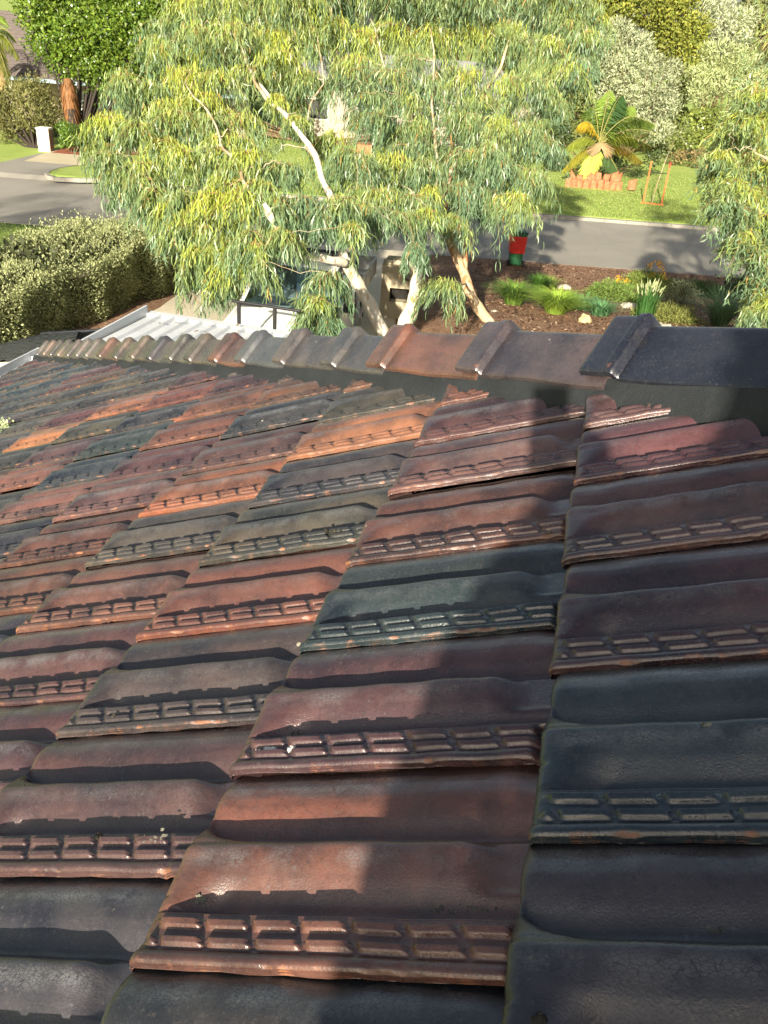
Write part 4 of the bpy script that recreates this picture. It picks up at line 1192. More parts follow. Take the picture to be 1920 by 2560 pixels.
YOUNG, MID, BLUE, NUT = np.array([.33, .385, .06]), np.array([.215, .275, .085]), np.array([.125, .205, .11]), np.array([.36, .23, .07])
def gum_foliage(clusters, rng, per=520, zlo=1.5, zhi=8.0, spiky=0.0, warm=0.0, lf=(.13, .25)):
    """drooping sprays: each cluster is (top point, radius)"""
    P_, A_, H_, L_, W_, C_, tw = [], [], [], [], [], [], []
    for T, R in clusters:
        T = np.asarray(T, float)
        K = int(rng.integers(9, 14))
        az = rng.uniform(0, 2 * math.pi, K); ln = R * rng.uniform(.45, 1.35, K); up = rng.uniform(.0, .55, K); dr = rng.uniform(.5, 1.35, K)
        out = np.stack([np.cos(az), np.sin(az), np.zeros(K)], 1)
        tt = np.linspace(0, 1.1, 6)
        tone = rng.normal(0, .30) + .22 * math.sin(T[0] * 1.3 + 2.0) * math.sin(T[2] * 1.9 + .6) + .36 * (T[0] < -5.2) * (T[2] > 2.6)
        for k in range(K):
            pts = T + out[k] * ln[k] * tt[:, None] + np.array([0, 0, 1.]) * (up[k] * ln[k] * tt - dr[k] * ln[k] * tt ** 2)[:, None]
            tw.append(pts)
            n = int(per / K * rng.uniform(.7, 1.3))
            t_ = rng.beta(1.6, 1.0, n) * 1.12
            base = T + out[k] * (ln[k] * t_)[:, None] + np.array([0, 0, 1.]) * (up[k] * ln[k] * t_ - dr[k] * ln[k] * t_ ** 2)[:, None]
            base = base + rng.normal(0, .12, (n, 3)) * R
            ax = np.array([0, 0, -1.0]) + out[k] * rng.uniform(-.05, .42, n)[:, None] + rng.normal(0, .25 + spiky, (n, 3))
            strand = rng.random(n) < .35                       # leaves lower on hanging strands
            base[strand] += np.array([0, 0, -1.]) * (rng.random(strand.sum()) * R * .6)[:, None]
            P_.append(base); A_.append(ax); H_.append(rng.normal(0, 1, (n, 3)))
            L_.append(rng.uniform(lf[0], lf[1], n)); W_.append(rng.uniform(.014, .023, n))
            young = .72 - .85 * t_ + .35 * (base[:, 2] - zlo) / (zhi - zlo) - .9 * strand + tone + rng.normal(0, .16, n) - .15 + warm
            y = np.clip(young, 0, 1)[:, None]; m = np.clip(1.15 - np.abs(young - .1) * 1.6, 0, 1)[:, None]
            c = BLUE * (1 - y) + YOUNG * y; c = c * (1 - .55 * m) + MID * .55 * m
            nut = rng.random(n) < (.012 + .03 * (strand == 0) * (t_ < .5))
            c = np.where(nut[:, None], NUT, c) * rng.uniform(.75, 1.25, (n, 1))
            C_.append(c)
    return [np.concatenate(x) for x in (P_, A_, H_, L_, W_, C_)], tw

def gum_tree(name, label, group, limbs, bark, clusters, seed, per=520, **kw):
    """limbs: list of (points, r0, r1); the first is the trunk and runs down into the ground"""
    rng = np.random.default_rng(seed)
    base = limbs[0][0][0]
    root = empty(name, (base[0], base[1], gz(base)), label, "tree", group)
    tr, r0, r1 = limbs[0]
    def densify(P, n=18):
        P = np.asarray(P, float); d = np.r_[0, np.cumsum(np.linalg.norm(np.diff(P, axis=0), axis=1))]
        t = np.linspace(0, d[-1], n)
        Q = np.stack([np.interp(t, d, P[:, k]) for k in range(3)], 1)
        for _ in range(2): Q[1:-1] = .25 * Q[:-2] + .5 * Q[1:-1] + .25 * Q[2:]
        wob = rng.normal(0, .045, Q.shape); wob[0] = wob[-1] = 0
        for _ in range(2): wob[1:-1] = .25 * wob[:-2] + .5 * wob[1:-1] + .25 * wob[2:]
        Q = Q + wob * min(1.5, d[-1] / 3)
        return Q
    def limb(nm, P, a, b, parent, sides=12):
        bk = M['twig_bark'] if a < .05 else bark
        Q = densify(P, 22); mb = MB(); rr_ = np.linspace(a, b, len(Q)) * (1 + .07 * np.sin(np.arange(len(Q)) * 1.3 + seed) + rng.normal(0, .03, len(Q)))
        mb.tube(list(Q), list(rr_), sides); return mb.build(nm, bk, parent, True), Q
    ob_t, Q = limb("trunk", tr, r0, r1, root)
    skel = [(q, r0 + (r1 - r0) * k / 21) for k, q in enumerate(Q)]
    for P, a, b in limbs[1:]:
        _, Q = limb("limb", P, a, b, root, 10)
        skel += [(q, a + (b - a) * k / 21) for k, q in enumerate(Q)]
    SP = np.array([q for q, _ in skel]); SR = np.array([r for _, r in skel])
    paths, rads = [], []
    order = sorted(clusters, key=lambda c: np.min(np.linalg.norm(SP - c[0], axis=1)))
    for T, R in order:
        dv = np.linalg.norm(SP - T, axis=1) + 1.4 * np.clip(SP[:, 2] - T[2] + .1, 0, None)
        k = int(np.argmin(dv)); A = SP[k]
        mid = (A + T) / 2 + np.array([0, 0, .08 * np.linalg.norm(T - A)]) + rng.normal(0, .12, 3)
        Q = bez(A, mid, T, 9); Q[1:-1] += rng.normal(0, .025, (7, 3))
        r_a = min(SR[k] * .6, .008 + .011 * np.linalg.norm(T - A))
        paths.append(Q); rads.append((r_a, .004))
        SP = np.concatenate([SP, Q[3:]]); SR = np.concatenate([SR, np.linspace(r_a, .006, 9)[3:]])
    v, f = batch_tubes(paths, rads, 6)
    link("branches", mesh_np("branches", v, f, True), M['twig_bark'], root)['kind'] = 'stuff'
    (P_, A_, H_, L_, W_, C_), tw = gum_foliage(clusters, rng, per, **kw)
    v, f = batch_tubes(tw, [(.005, .0025)] * len(tw), 3)
    link("twigs", mesh_np("twigs", v, f, False, np.tile(np.array([[.33, .23, .09]]), (len(v), 1))), M['gum_leaf'], root)['kind'] = 'stuff'
    cr = leaves("crown", P_, A_, H_, L_, W_, C_, M['gum_leaf'], root, .10, rng.choice([-1, 1], len(P_))[:, None] * 1.0)
    return root

def to_ground(P):
    """extend the first point of a limb straight down its lean to the ground"""
    d = P[0] - P[1]; d = d / max(1e-6, -d[2]); k = P[0][2] - gz(P[0]) + .1
    return [P[0] + d * k * .9 + np.array([0, 0, -k * .1])] + list(P)
rc = np.random.default_rng(21)
cl_px = [  # x, y on the 1659 px notes, radius px, depth
 (400, 20, 62, 18), (480, 0, 66, 18), (560, 10, 66, 18.5), (640, -8, 70, 18.5), (730, 15, 66, 19), (800, -5, 66, 19), (880, 5, 66, 19), (960, -5, 70, 19.5), (1040, 5, 66, 19.5), (1120, -5, 66, 19.5), (1190, 15, 60, 19.5),
 (345, 120, 60, 17.5), (420, 80, 66, 17.5), (500, 75, 66, 17.6), (590, 90, 66, 18), (665, 85, 62, 18.2), (770, 90, 66, 18.5), (850, 75, 66, 18.6), (940, 85, 66, 18.6), (1030, 90, 66, 18.8), (1110, 80, 66, 19), (1190, 105, 62, 19), (1238, 55, 55, 19.2), (1235, 150, 46, 19),
 (262, 180, 56, 16.8), (320, 205, 62, 16.8), (395, 175, 66, 16.9), (470, 180, 66, 17), (545, 165, 58, 17.3), (660, 175, 52, 17.6), (770, 170, 62, 17.8), (850, 175, 66, 17.9), (930, 190, 66, 17.9), (1010, 180, 66, 18), (1085, 190, 66, 18.3), (1160, 190, 62, 18.5), (1195, 225, 48, 18.6),
 (235, 270, 50, 16.4), (300, 290, 62, 16.3), (380, 265, 68, 16.3), (455, 275, 68, 16.3), (525, 270, 62, 16.5), (745, 250, 58, 17.3), (830, 270, 66, 17.2), (905, 285, 64, 17.3), (1000, 270, 66, 17.6), (1075, 285, 66, 17.8), (1150, 290, 60, 18), (1180, 315, 38, 18),
 (240, 345, 44, 16.2), (310, 375, 62, 16), (395, 350, 68, 15.8), (470, 345, 70, 15.8), (545, 355, 68, 15.8), (615, 375, 60, 16), (765, 345, 56, 16.9), (845, 360, 62, 16.8), (915, 365, 52, 17), (1015, 350, 62, 17.2), (1085, 365, 62, 17.4), (1145, 385, 52, 17.6),
 (330, 425, 46, 16), (395, 440, 62, 15.5), (455, 440, 68, 15.4), (525, 440, 68, 15.4), (595, 450, 64, 15.5), (655, 445, 56, 15.8), (745, 415, 50, 16.5), (815, 430, 58, 16.4), (890, 440, 54, 16.5), (985, 415, 50, 17), (1050, 430, 58, 17.2), (1115, 440, 52, 17.2),
 (425, 510, 54, 15.3), (480, 535, 58, 15.1), (545, 520, 58, 15.2), (610, 515, 50, 15.4), (735, 440, 44, 16.2), (805, 465, 50, 16), (865, 478, 46, 16.1), (930, 470, 46, 16.5), (1105, 455, 34, 17),
 (462, 590, 42, 15), (560, 570, 40, 15), (705, 605, 46, 15.2), (895, 540, 34, 16), (962, 622, 46, 15.6), (985, 480, 34, 16.8),
 (556, 540, 38, 15.1), (700, 465, 38, 15.6), (505, 560, 46, 15), (690, 660, 40, 14.9), (760, 500, 44, 15.7), (450, 560, 40, 15), (420, 555, 48, 15), (440, 600, 42, 15), (480, 615, 40, 15), (470, 565, 48, 15), (378, 505, 42, 15.4), (690, 660, 36, 15), (670, 690, 30, 15), (700, 690, 34, 15), (360, 460, 48, 15.7), (400, 480, 50, 15.4), (300, 400, 50, 16), (270, 400, 40, 16.2),
 (1262, 85, 46, 19.2), (1255, 140, 40, 19.3), (1250, 20, 50, 19.4),
 (685, 345, 30, 16.6), (640, 262, 30, 16.8), (598, 215, 30, 17),
 (600, 130, 56, 17.5), (760, 140, 50, 18), (720, 60, 60, 18), (890, 140, 60, 18.1), (880, 230, 56, 17.5), (1040, 230, 56, 17.8), (800, 220, 50, 17.5), (870, 330, 52, 16.9), (1050, 330, 52, 17.4), (430, 220, 56, 16.5), (350, 240, 54, 16.4), (500, 310, 56, 16), (350, 320, 50, 16), (560, 410, 50, 15.5), (490, 400, 52, 15.5)]
low = {(462, 590), (655, 640)}
clus = [[], [], []]
for x, y, r_, dp in cl_px:
    if 682 < x < 762 and 150 < y < 425: continue            # the gap between the two main crowns
    if x < 800: dp -= (1.0 + 1.5 * float(smooth01(470, 580, x))) * float(smooth01(230, 480, y))
    elif x < 960: dp -= 1.2 * float(smooth01(330, 520, y))
    R = r_ / (F / D) * dp
    top = atd(x, y - r_ * .35, dp + rc.normal(0, .15))
    which = 0 if x < 690 else (1 if x < 940 else 2)
    if y > 470 and x < 790: which = 0
    clus[which].append((top, R))
    if rc.random() < .62 and y < 460:                       # a second spray deeper in the crown
        q = atd(x + rc.normal(0, 28), y + rc.normal(-12, 22), dp + rc.uniform(.9, 2.2)); clus[which].append((q, R * .95))
for k in range(26):                                        # the part of the crown above the frame
    x = rc.uniform(380, 1230); dp = rc.uniform(17.5, 19.5)
    clus[0 if x < 690 else (1 if x < 940 else 2)].append((atd(x, rc.uniform(-150, -40), dp), .75))
L_ = lambda pts, d0, d1: [atd(x, y, d0 + (d1 - d0) * k / max(1, len(pts) - 1)) for k, (x, y) in enumerate(pts)]
g_gum = "gum trees between the house and the road"
gum_tree("gum_tree", "gum tree with a smooth white trunk forking low over the ute", g_gum,
         [(to_ground(L_([(838, 735), (815, 690), (790, 640), (768, 600), (745, 562)], 15.6, 14.6)), .145, .095),
          (L_([(748, 570), (725, 560), (690, 556), (650, 545), (618, 515), (590, 480), (570, 440)], 14.55, 13.0), .078, .03),
          (L_([(745, 565), (735, 520), (722, 460), (712, 425), (690, 370), (655, 300), (625, 262), (590, 225), (560, 180)], 14.6, 17.4), .075, .035),
          (L_([(655, 300), (610, 250), (575, 215), (540, 150), (500, 70)], 16.5, 17.6), .045, .02),
          (L_([(690, 370), (650, 310), (700, 180), (690, 60)], 16.0, 18.2), .022, .010),
          (L_([(590, 480), (540, 400), (470, 300), (400, 180)], 13.1, 16.6), .035, .014)],
         M['white_bark'], clus[0], 31, 860)
gum_tree("gum_tree", "pale gum with an orange-stained trunk rising past the letter box", g_gum,
         [(to_ground(L_([(868, 725), (880, 685), (893, 650), (900, 600), (908, 560)], 16.4, 16.4)), .165, .085),
          (L_([(908, 560), (918, 500), (935, 440), (945, 380), (940, 300), (935, 200), (930, 60)], 16.4, 18.2), .048, .012),
          (L_([(930, 405), (905, 408), (870, 425), (805, 443)], 17.2, 16.4), .034, .014),
          (L_([(940, 320), (880, 240), (830, 150), (800, 40)], 17.6, 18.6), .034, .014)],
         M['white_bark'], clus[1], 32, 900)
gum_tree("gum_tree", "leaning gum with peeling brown and tan bark beside the mulch bed", g_gum,
         [(to_ground(L_([(1050, 690), (1025, 655), (1005, 610), (992, 565), (975, 530), (960, 495)], 18.3, 18.4)), .125, .09),
          (L_([(962, 500), (958, 440), (975, 370), (1010, 280), (1060, 180), (1110, 60)], 18.4, 19), .075, .025),
          (L_([(1000, 600), (1005, 540), (1000, 490), (1020, 420), (1060, 340), (1120, 260)], 18.3, 18.4), .06, .02),
          (L_([(960, 450), (950, 400), (980, 300), (990, 150)], 18.4, 19), .05, .02)],
         M['tan_bark'], clus[2], 33, 900)

# gum at the edge of the bed, its trunk just out of the frame
rcl = [(1640, 215, 48), (1600, 262, 40), (1650, 290, 56), (1592, 315, 46), (1560, 342, 36), (1615, 352, 56), (1655, 372, 60), (1548, 388, 34), (1592, 408, 52), (1645, 425, 60), (1566, 438, 40), (1606, 468, 54), (1655, 485, 60), (1588, 492, 36),
       (1622, 520, 48), (1660, 545, 56), (1632, 565, 36), (1655, 605, 46), (1640, 640, 38), (1662, 660, 46), (1612, 672, 26), (1648, 700, 36), (1665, 730, 40)]
cl4 = []
for x, y, r_ in rcl:
    dp = rc.uniform(13.4, 14.6); cl4.append((atd(x, y - r_ * .35, dp), r_ / (F / D) * dp * 1.05))
    cl4.append((atd(x + 30 + rc.normal(0, 15), y + rc.normal(0, 15), dp + rc.uniform(.5, 1.2)), r_ / (F / D) * dp))
for k in range(70): cl4.append((atd(rc.uniform(1700, 2020), rc.uniform(-260, 640), rc.uniform(13.6, 16)), .62))
tb = atd(1800, 700, 14.6)
gum_tree("gum_tree", "bushy yellow-green gum overhanging the end of the garden bed", g_gum,
         [(to_ground([tb, atd(1790, 560, 14.6), atd(1800, 420, 14.6), atd(1820, 250, 14.7), atd(1830, 0, 14.8)]), .13, .04),
          ([atd(1795, 560, 14.6), atd(1740, 430, 14.3), atd(1680, 360, 14.1), atd(1630, 330, 14)], .06, .015),
          ([atd(1793, 600, 14.6), atd(1730, 560, 14.2), atd(1660, 540, 14.0)], .05, .015)],
         M['tan_bark'], cl4, 34, 520, spiky=.28, warm=.30, lf=(.10, .18))
# unseen gum out of frame, added to shade the left of the road
cl5 = [(np.array([-17 + rc.normal(0, 2.6), 5.5 + rc.normal(0, 2.0), 6.6 + rc.normal(0, 1.5)]), rc.uniform(.7, 1.0)) for _ in range(80)]
gum_tree("gum_tree", "tall gum standing behind the hedge that shades the road", g_gum,
         [([np.array([-17, 5.5, .9]), np.array([-16.8, 5.6, 3]), np.array([-17.1, 5.4, 5]), np.array([-17, 5.6, 8])], .22, .06)], M['white_bark'], cl5, 35, 260)

def clump_leaves(clumps, rng, n_per, size, col, col2=None, up=0.0, aspect=.55, shell=.55, fuzz=.25):
    """clumps: (centre, radius). leaves fill the outer shell of each clump, facing outward"""
    P_, A_, H_, L_, W_, C_ = [], [], [], [], [], []
    for c, R in clumps:
        n = int(n_per * (R ** 2))
        d = unit(rng.normal(0, 1, (n, 3)))
        r_ = R * (shell + (1 - shell) * rng.random(n) ** .6) * (1 + rng.normal(0, fuzz * .5, n))
        r_ *= 1 + .22 * np.sin(d[:, 0] * 5 + c[0] * 3) * np.sin(d[:, 2] * 6 + c[2] * 2)
        P_.append(c + d * r_[:, None] * np.array([1, 1, .88]))
        ax = unit(rng.normal(0, .8, (n, 3)) + d * .5 + np.array([0, 0, up]))
        A_.append(ax); H_.append(np.cross(ax, d + rng.normal(0, .35, (n, 3))) if False else d + rng.normal(0, .45, (n, 3)))
        L_.append(size * rng.uniform(.7, 1.35, n)); W_.append(size * aspect * rng.uniform(.7, 1.3, n))
        t = rng.random((n, 1)) ** 1.3; b = np.asarray(col2 if col2 is not None else col)
        tone = rng.uniform(.82, 1.2)
        C_.append((np.asarray(col) * (1 - t) + b * t) * rng.uniform(.75, 1.25, (n, 1)) * tone)
    return [np.concatenate(x) for x in (P_, A_, H_, L_, W_, C_)]

def shrub(name, label, cat, px, depth, col, col2, size, n_per, seed, base=None, trunk=.06, mat=None, group=None, up=0., aspect=.55, part="foliage", bark='brown_bark', jit=.9):
    rng = np.random.default_rng(seed)
    cl = []
    for x, y, r_ in px:
        dp = depth + rng.normal(0, .35) * jit
        cl.append((atd(x, y, dp), r_ * dp / (F / D)))
    cen = np.mean([c for c, _ in cl], axis=0)
    b = np.array([cen[0], cen[1], 0]) if base is None else np.array(base, float)
    b[2] = gz(b)
    root = empty(name, tuple(b), label, cat, group)
    cl2 = list(cl)
    for c, R in cl:                                     # body of the plant behind the side that faces the road
        q = c + np.array([rng.normal(0, .3), .8 * R + .3, rng.normal(0, .2)]); cl2.append((q, R * .95))
    P_, A_, H_, L_, W_, C_ = clump_leaves(cl2, rng, n_per, size, col, col2, up, aspect)
    keep = P_[:, 2] > b[2] + .03
    leaves(part, P_[keep], A_[keep], H_[keep], L_[keep], W_[keep], C_[keep], mat or M['leaf'], root, .15, simple=True)
    paths, rads = [], []
    for c, R in cl2:
        paths.append(bez(b - [0, 0, .1], b * .45 + c * .55 - np.array([0, 0, .1]), c, 7)); rads.append((trunk, trunk * .25))
    v, f = batch_tubes(paths, rads, 6)
    link("stems" if part == "foliage" else "trunk", mesh_np("stems", v, f, True), M[bark], root)
    return root

# across the road, house side street
tb2 = at(175, 330, 41.0); tb2[2] = .1
r_ = shrub("broadleaf_tree", "dense glossy dark green tree with a shaggy brown trunk", "tree",
      [(75, 25, 42), (140, 15, 58), (215, 5, 62), (290, 5, 62), (360, 0, 56), (400, -20, 50), (105, 85, 48), (170, 75, 58), (245, 65, 60), (315, 55, 56), (365, 60, 40), (150, 138, 44), (210, 145, 46), (270, 130, 52), (325, 115, 44), (232, 186, 38), (285, 180, 36), (180, -60, 80), (300, -70, 80), (90, -40, 60)],
      41.5, (.050, .105, .012), (.15, .21, .025), .17, 1500, 41, (tb2[0], tb2[1] + .6, .1), .09, M['leaf'], None, 0, .6, "crown", 'dark_trunk')
mb = MB(); T0 = at(158 * D, 278 * D, 41.0); T1 = at(146 * D, 172 * D, 41.0); T0[2] = .05
pts = [T0 + (T1 - T0) * k / 9 for k in range(10)]
mb.tube(pts[:6], [.27, .26, .25, .25, .25, .25], 14); mb.build("trunk", M['dark_trunk'], r_, True)
rgf = np.random.default_rng(8); n = 520
tz = rgf.random(n); aa = rgf.uniform(0, 6.28, n)
bpos = pts[4] + (pts[9] - pts[4]) * tz[:, None] + np.stack([np.cos(aa), np.sin(aa), 0 * aa], 1) * .27
leaves("fibre_skirt", bpos, np.c_[np.cos(aa) * .22, np.sin(aa) * .22, -np.ones(n)] + rgf.normal(0, .06, (n, 3)), np.c_[np.cos(aa), np.sin(aa), 0 * aa], rgf.uniform(.35, .8, n), .05, np.array([[.21, .10, .038]]) * rgf.uniform(.6, 1.4, (n, 1)), M['dull_leaf'], r_, .05)
mb = MB(); mb.tube(pts[4:], .2, 12); mb.build("trunk", M['fibre'], r_, True)
shrub("shrub", "large olive feathery shrub on a short dark trunk behind the white letter box", "shrub",
      [(15, 215, 34), (55, 205, 34), (95, 225, 28), (20, 258, 32), (62, 250, 32), (102, 255, 22), (35, 285, 20), (-15, 230, 40), (80, 280, 20), (5, 290, 22)],
      40.8, (.10, .105, .03), (.20, .20, .075), .16, 1300, 42, tuple(at(84, 352, 40.2)[:2]) + (0,), .07, M['dull_leaf'], None, .9, .34, bark='dark_trunk')
shrub("shrub", "small bright green bush beside the brick driveway", "shrub", [(148, 293, 17), (160, 305, 14), (140, 308, 14), (155, 280, 12)], 39.6, (.045, .11, .012), (.13, .20, .03), .11, 2600, 43, None, .03, M['leaf'], None, .5, .5)
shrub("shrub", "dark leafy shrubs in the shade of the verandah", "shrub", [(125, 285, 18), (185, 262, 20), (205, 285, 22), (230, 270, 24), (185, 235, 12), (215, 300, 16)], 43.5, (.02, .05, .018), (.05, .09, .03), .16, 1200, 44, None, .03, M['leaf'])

# white painted letter box with a number, end of the neighbour's drive
lp = ground(112, 379); bxn = unit(np.array([.98, .2, 0])); byn = np.array([-bxn[1], bxn[0], 0])
M['white_render'] = mat_concrete("white_render", (.66, .62, .53), (.72, .68, .6))
M['brick_side'] = mat_concrete("rough_brick", (.22, .15, .11), (.28, .19, .14), 9)
nb = empty("letter_box", tuple(lp), "white letter box pillar with a grey number by the brick driveway", "letter box")
lc = lp + byn * .25 - bxn * .02
mb = MB(); mb.box(lc + ez * .47, (.27, .25, .47), (bxn, byn, ez)); mb.build("pillar", M['white_render'], nb, bevel=.01)
mb = MB(); mb.box(lc + bxn * .283 + ez * .46, (.012, .235, .45), (bxn, byn, ez)); mb.build("brick_face", M['brick_side'], nb)
mb = MB(); mb.box(lc + ez * .975, (.30, .28, .032), (bxn, byn, ez)); mb.build("cap", M['white_render'], nb, bevel=.01)
fc = bpy.data.curves.new("number", 'FONT'); fc.body = "3"; fc.size = .30; fc.extrude = .004; fc.align_x = 'CENTER'
fo = bpy.data.objects.new("number", fc); C.objects.link(fo)
dg = bpy.context.evaluated_depsgraph_get(); me = bpy.data.meshes.new_from_object(fo.evaluated_get(dg)); bpy.data.objects.remove(fo)
no_ = link("number", me, mat_plain("grey_number", (.16, .14, .12), .7), nb)
no_.matrix_basis = Matrix.Translation(lc - byn * .256 - bxn * .11 + ez * .54) @ Matrix(((bxn[0], 0, -byn[0]), (bxn[1], 0, -byn[1]), (0, 1, 0))).to_4x4()

# neighbour's verandah house
M['grey_roof'] = mat_plain("grey_brown_roof", (.12, .10, .09), .8, .25, .18, 9, .3, 30)
M['blue_gutter'] = mat_plain("blue_grey_gutter", (.22, .30, .34), .5, .4, .05)
M['shade_wall'] = mat_plain("tan_brick_wall", (.30, .25, .19), .85, .2, .15, 8)
hD = 46.0
g0, g1 = at(20, 186, hD), at(140, 206, hD); he = unit((g1 - g0) * np.array([1, 1, 0])); hb_ = np.array([-he[1], he[0], 0])
ze2 = (g0[2] + g1[2]) / 2
nh = empty("neighbour_house", tuple(np.r_[(g1 + hb_ * 3)[:2], .1]), "neighbour's house with a grey-brown roof, blue-grey gutter and white verandah posts", "house")
E0 = np.array([g0[0], g0[1], ze2]) - he * 9; E1 = E0 + he * 22
mb = MB(); rs = [E0, E1, E1 + hb_ * 5.5 + ez * 3.0 - he * 4, E0 + hb_ * 5.5 + ez * 3.0]
rs += [p - ez * .12 for p in rs]; mb.add(rs, [(0, 1, 2, 3), (7, 6, 5, 4), (0, 4, 5, 1), (1, 5, 6, 2), (2, 6, 7, 3), (3, 7, 4, 0)]); nroof = mb.build("roof", M['grey_roof'], nh)
mb = MB()
for k in range(1, 17):                                   # courses of the far roof as low steps
    q = k / 17; a_ = E0 + (rs[3] - E0) * q; b_ = E1 + (rs[2] - E1) * q
    mb.box((a_ + b_) / 2 + ez * .012, (np.linalg.norm(b_ - a_) / 2, .05, .012), (unit(b_ - a_), unit(np.cross([0, 0, 1], unit(b_ - a_))), ez))
mb.build("roof_courses", M['grey_roof'], nh)
mb = MB(); mb.box((E0 + E1) / 2 - hb_ * .07 - ez * .06, (11, .07, .085), (he, hb_, ez)); mb.build("gutter", M['blue_gutter'], nh)
mb = MB(); mb.box((E0 + E1) / 2 + hb_ * 2.4 + ez * (-(ze2 - .1) / 2 - .06), (10.5, .1, (ze2 - .1) / 2), (he, hb_, ez)); mb.build("wall", M['shade_wall'], nh)
for px_ in (172, 196, 20, 320):
    q = at(px_, 250, hD + .2); q = E0 + he * float((q - E0) @ he) + hb_ * .15
    mb = MB(); mb.box(np.array([q[0], q[1], (ze2 - .1) / 2 + .1]), (.09, .09, (ze2 - .12) / 2), (he, hb_, ez)); mb.build("post", M['white_render'], nh)
mb = MB()
q0 = E0 + he * float((at(196, 245, hD) - E0) @ he) + hb_ * .15; q1 = q0 + he * 3.2
mb.box(np.array([*(((q0 + q1) / 2)[:2]), 1.35]), (1.6, .05, .06), (he, hb_, ez)); mb.build("rail", M['white_render'], nh)
wq = E0 + he * 12.5 + hb_ * 2.29
mb = MB(); mb.box(np.array([wq[0], wq[1], 1.3]), (.9, .02, .55), (he, hb_, ez)); wf = mb.build("window", M['white_render'], nh)
mb = MB(); mb.box(np.array([wq[0], wq[1], 1.3]) - hb_ * .022, (.82, .006, .48), (he, hb_, ez)); mb.build("pane", M['car_glass'], wf)

def frond(C0, tip, rise, n, rng, col, lw=.045, ll=.5, droop=.9):
    mid = (C0 + tip) / 2 + ez * rise
    Q = bez(C0, mid, tip, 24); t = np.linspace(.12, 1, n); k = t * 23; i0 = np.clip(k.astype(int), 0, 22); fr_ = (k - i0)[:, None]
    P = Q[i0] * (1 - fr_) + Q[i0 + 1] * fr_; dirs = unit(Q[i0 + 1] - Q[i0]); sd = unit(np.cross(dirs, ez))
    P2 = np.concatenate([P, P]); s = np.concatenate([sd, -sd]); dd = np.concatenate([dirs, dirs])
    ax = s * .62 + dd * .45 - ez * droop * np.linspace(.5, 1.1, n).repeat(1)[np.r_[0:n, 0:n]][:, None] + rng.normal(0, .08, (2 * n, 3))
    tt = np.concatenate([t, t]); L = ll * np.sin(np.clip(tt * .9 + .12, 0, 1) * math.pi) ** .5 * rng.uniform(.85, 1.1, 2 * n) + .05
    c = np.asarray(col)[None] * rng.uniform(.75, 1.25, (2 * n, 1))
    return P2, ax, np.cross(ax, s) + rng.normal(0, .1, ax.shape), L, np.full(2 * n, lw * .8), c, Q
def palm(name, label, C0, fr_list, seed, trunk_r, n=70, ll=.55, mat='dull_leaf', bark='fibre'):
    rng = np.random.default_rng(seed); b = np.array([C0[0], C0[1], gz(C0)])
    root = empty(name, tuple(b), label, "palm")
    for tip, rise, col in fr_list:
        P, A, H, L, W, c, Q = frond(C0, tip, rise, n, rng, col, .05, ll)
        ob = leaves("frond", P, A, H, L, W * 1.25, c, M[mat], root, .06)
        v, f = batch_tubes([Q], [(.03, .008)], 5)
        link("midrib", mesh_np("midrib", v, f, True, np.tile(np.array([[.25, .24, .07]]), (len(v), 1))), M[mat], ob)
    mb = MB(); mb.tube([b - ez * .1, (b + C0) / 2 + np.array([.03, 0, 0]), C0], [trunk_r * 1.25, trunk_r, trunk_r * 1.05], 12); mb.build("trunk", M[bark], root, True)
    return root
GRN, YG, YEL, TAN, DGR = (.20, .29, .055), (.36, .42, .07), (.55, .42, .04), (.42, .30, .14), (.045, .10, .03)
pc = atd(1293, 312, 42.6)
tips = [((1420, 292), .9, YG), ((1408, 318), .8, (.26, .30, .06)), ((1415, 270), 1.2, GRN), ((1380, 310), .9, GRN), ((1395, 262), 1.3, GRN), ((1345, 205), 1.0, DGR), ((1318, 195), 1.3, GRN), ((1372, 232), 1.2, GRN), ((1248, 272), 1.1, YEL), ((1225, 318), .8, YG), ((1212, 372), .6, (.40, .38, .05)), ((1240, 392), .5, (.48, .45, .05)), ((1262, 390), .4, YG),
        ((1338, 378), .3, (.10, .17, .06)), ((1388, 350), .6, (.50, .40, .06)), ((1318, 340), .25, TAN), ((1300, 318), .35, (.30, .22, .11)), ((1270, 235), 1.2, GRN), ((1340, 300), .9, GRN)]
palm("palm", "squat palm with green and yellowing fronds on the far lawn", pc, [(atd(x, y, 42.0 + k % 4 * .5), r, c) for k, ((x, y), r, c) in enumerate(tips)], 51, .24, 120, .85)
pc2 = atd(-22, 92, 43.5)
palm("palm", "tall palm with drooping old fronds before the neighbour's roof", pc2, [(atd(x, y, 43.3 + k * .15), r, c) for k, ((x, y), r, c) in enumerate([((22, 185), 1.6, (.12, .13, .03)), ((40, 130), 1.5, YG), ((35, 90), 1.2, GRN), ((8, 200), 1.2, TAN), ((-60, 150), 1.4, GRN), ((10, 40), 1.0, GRN), ((-70, 60), 1.2, GRN)])], 52, .2, 60, .7)

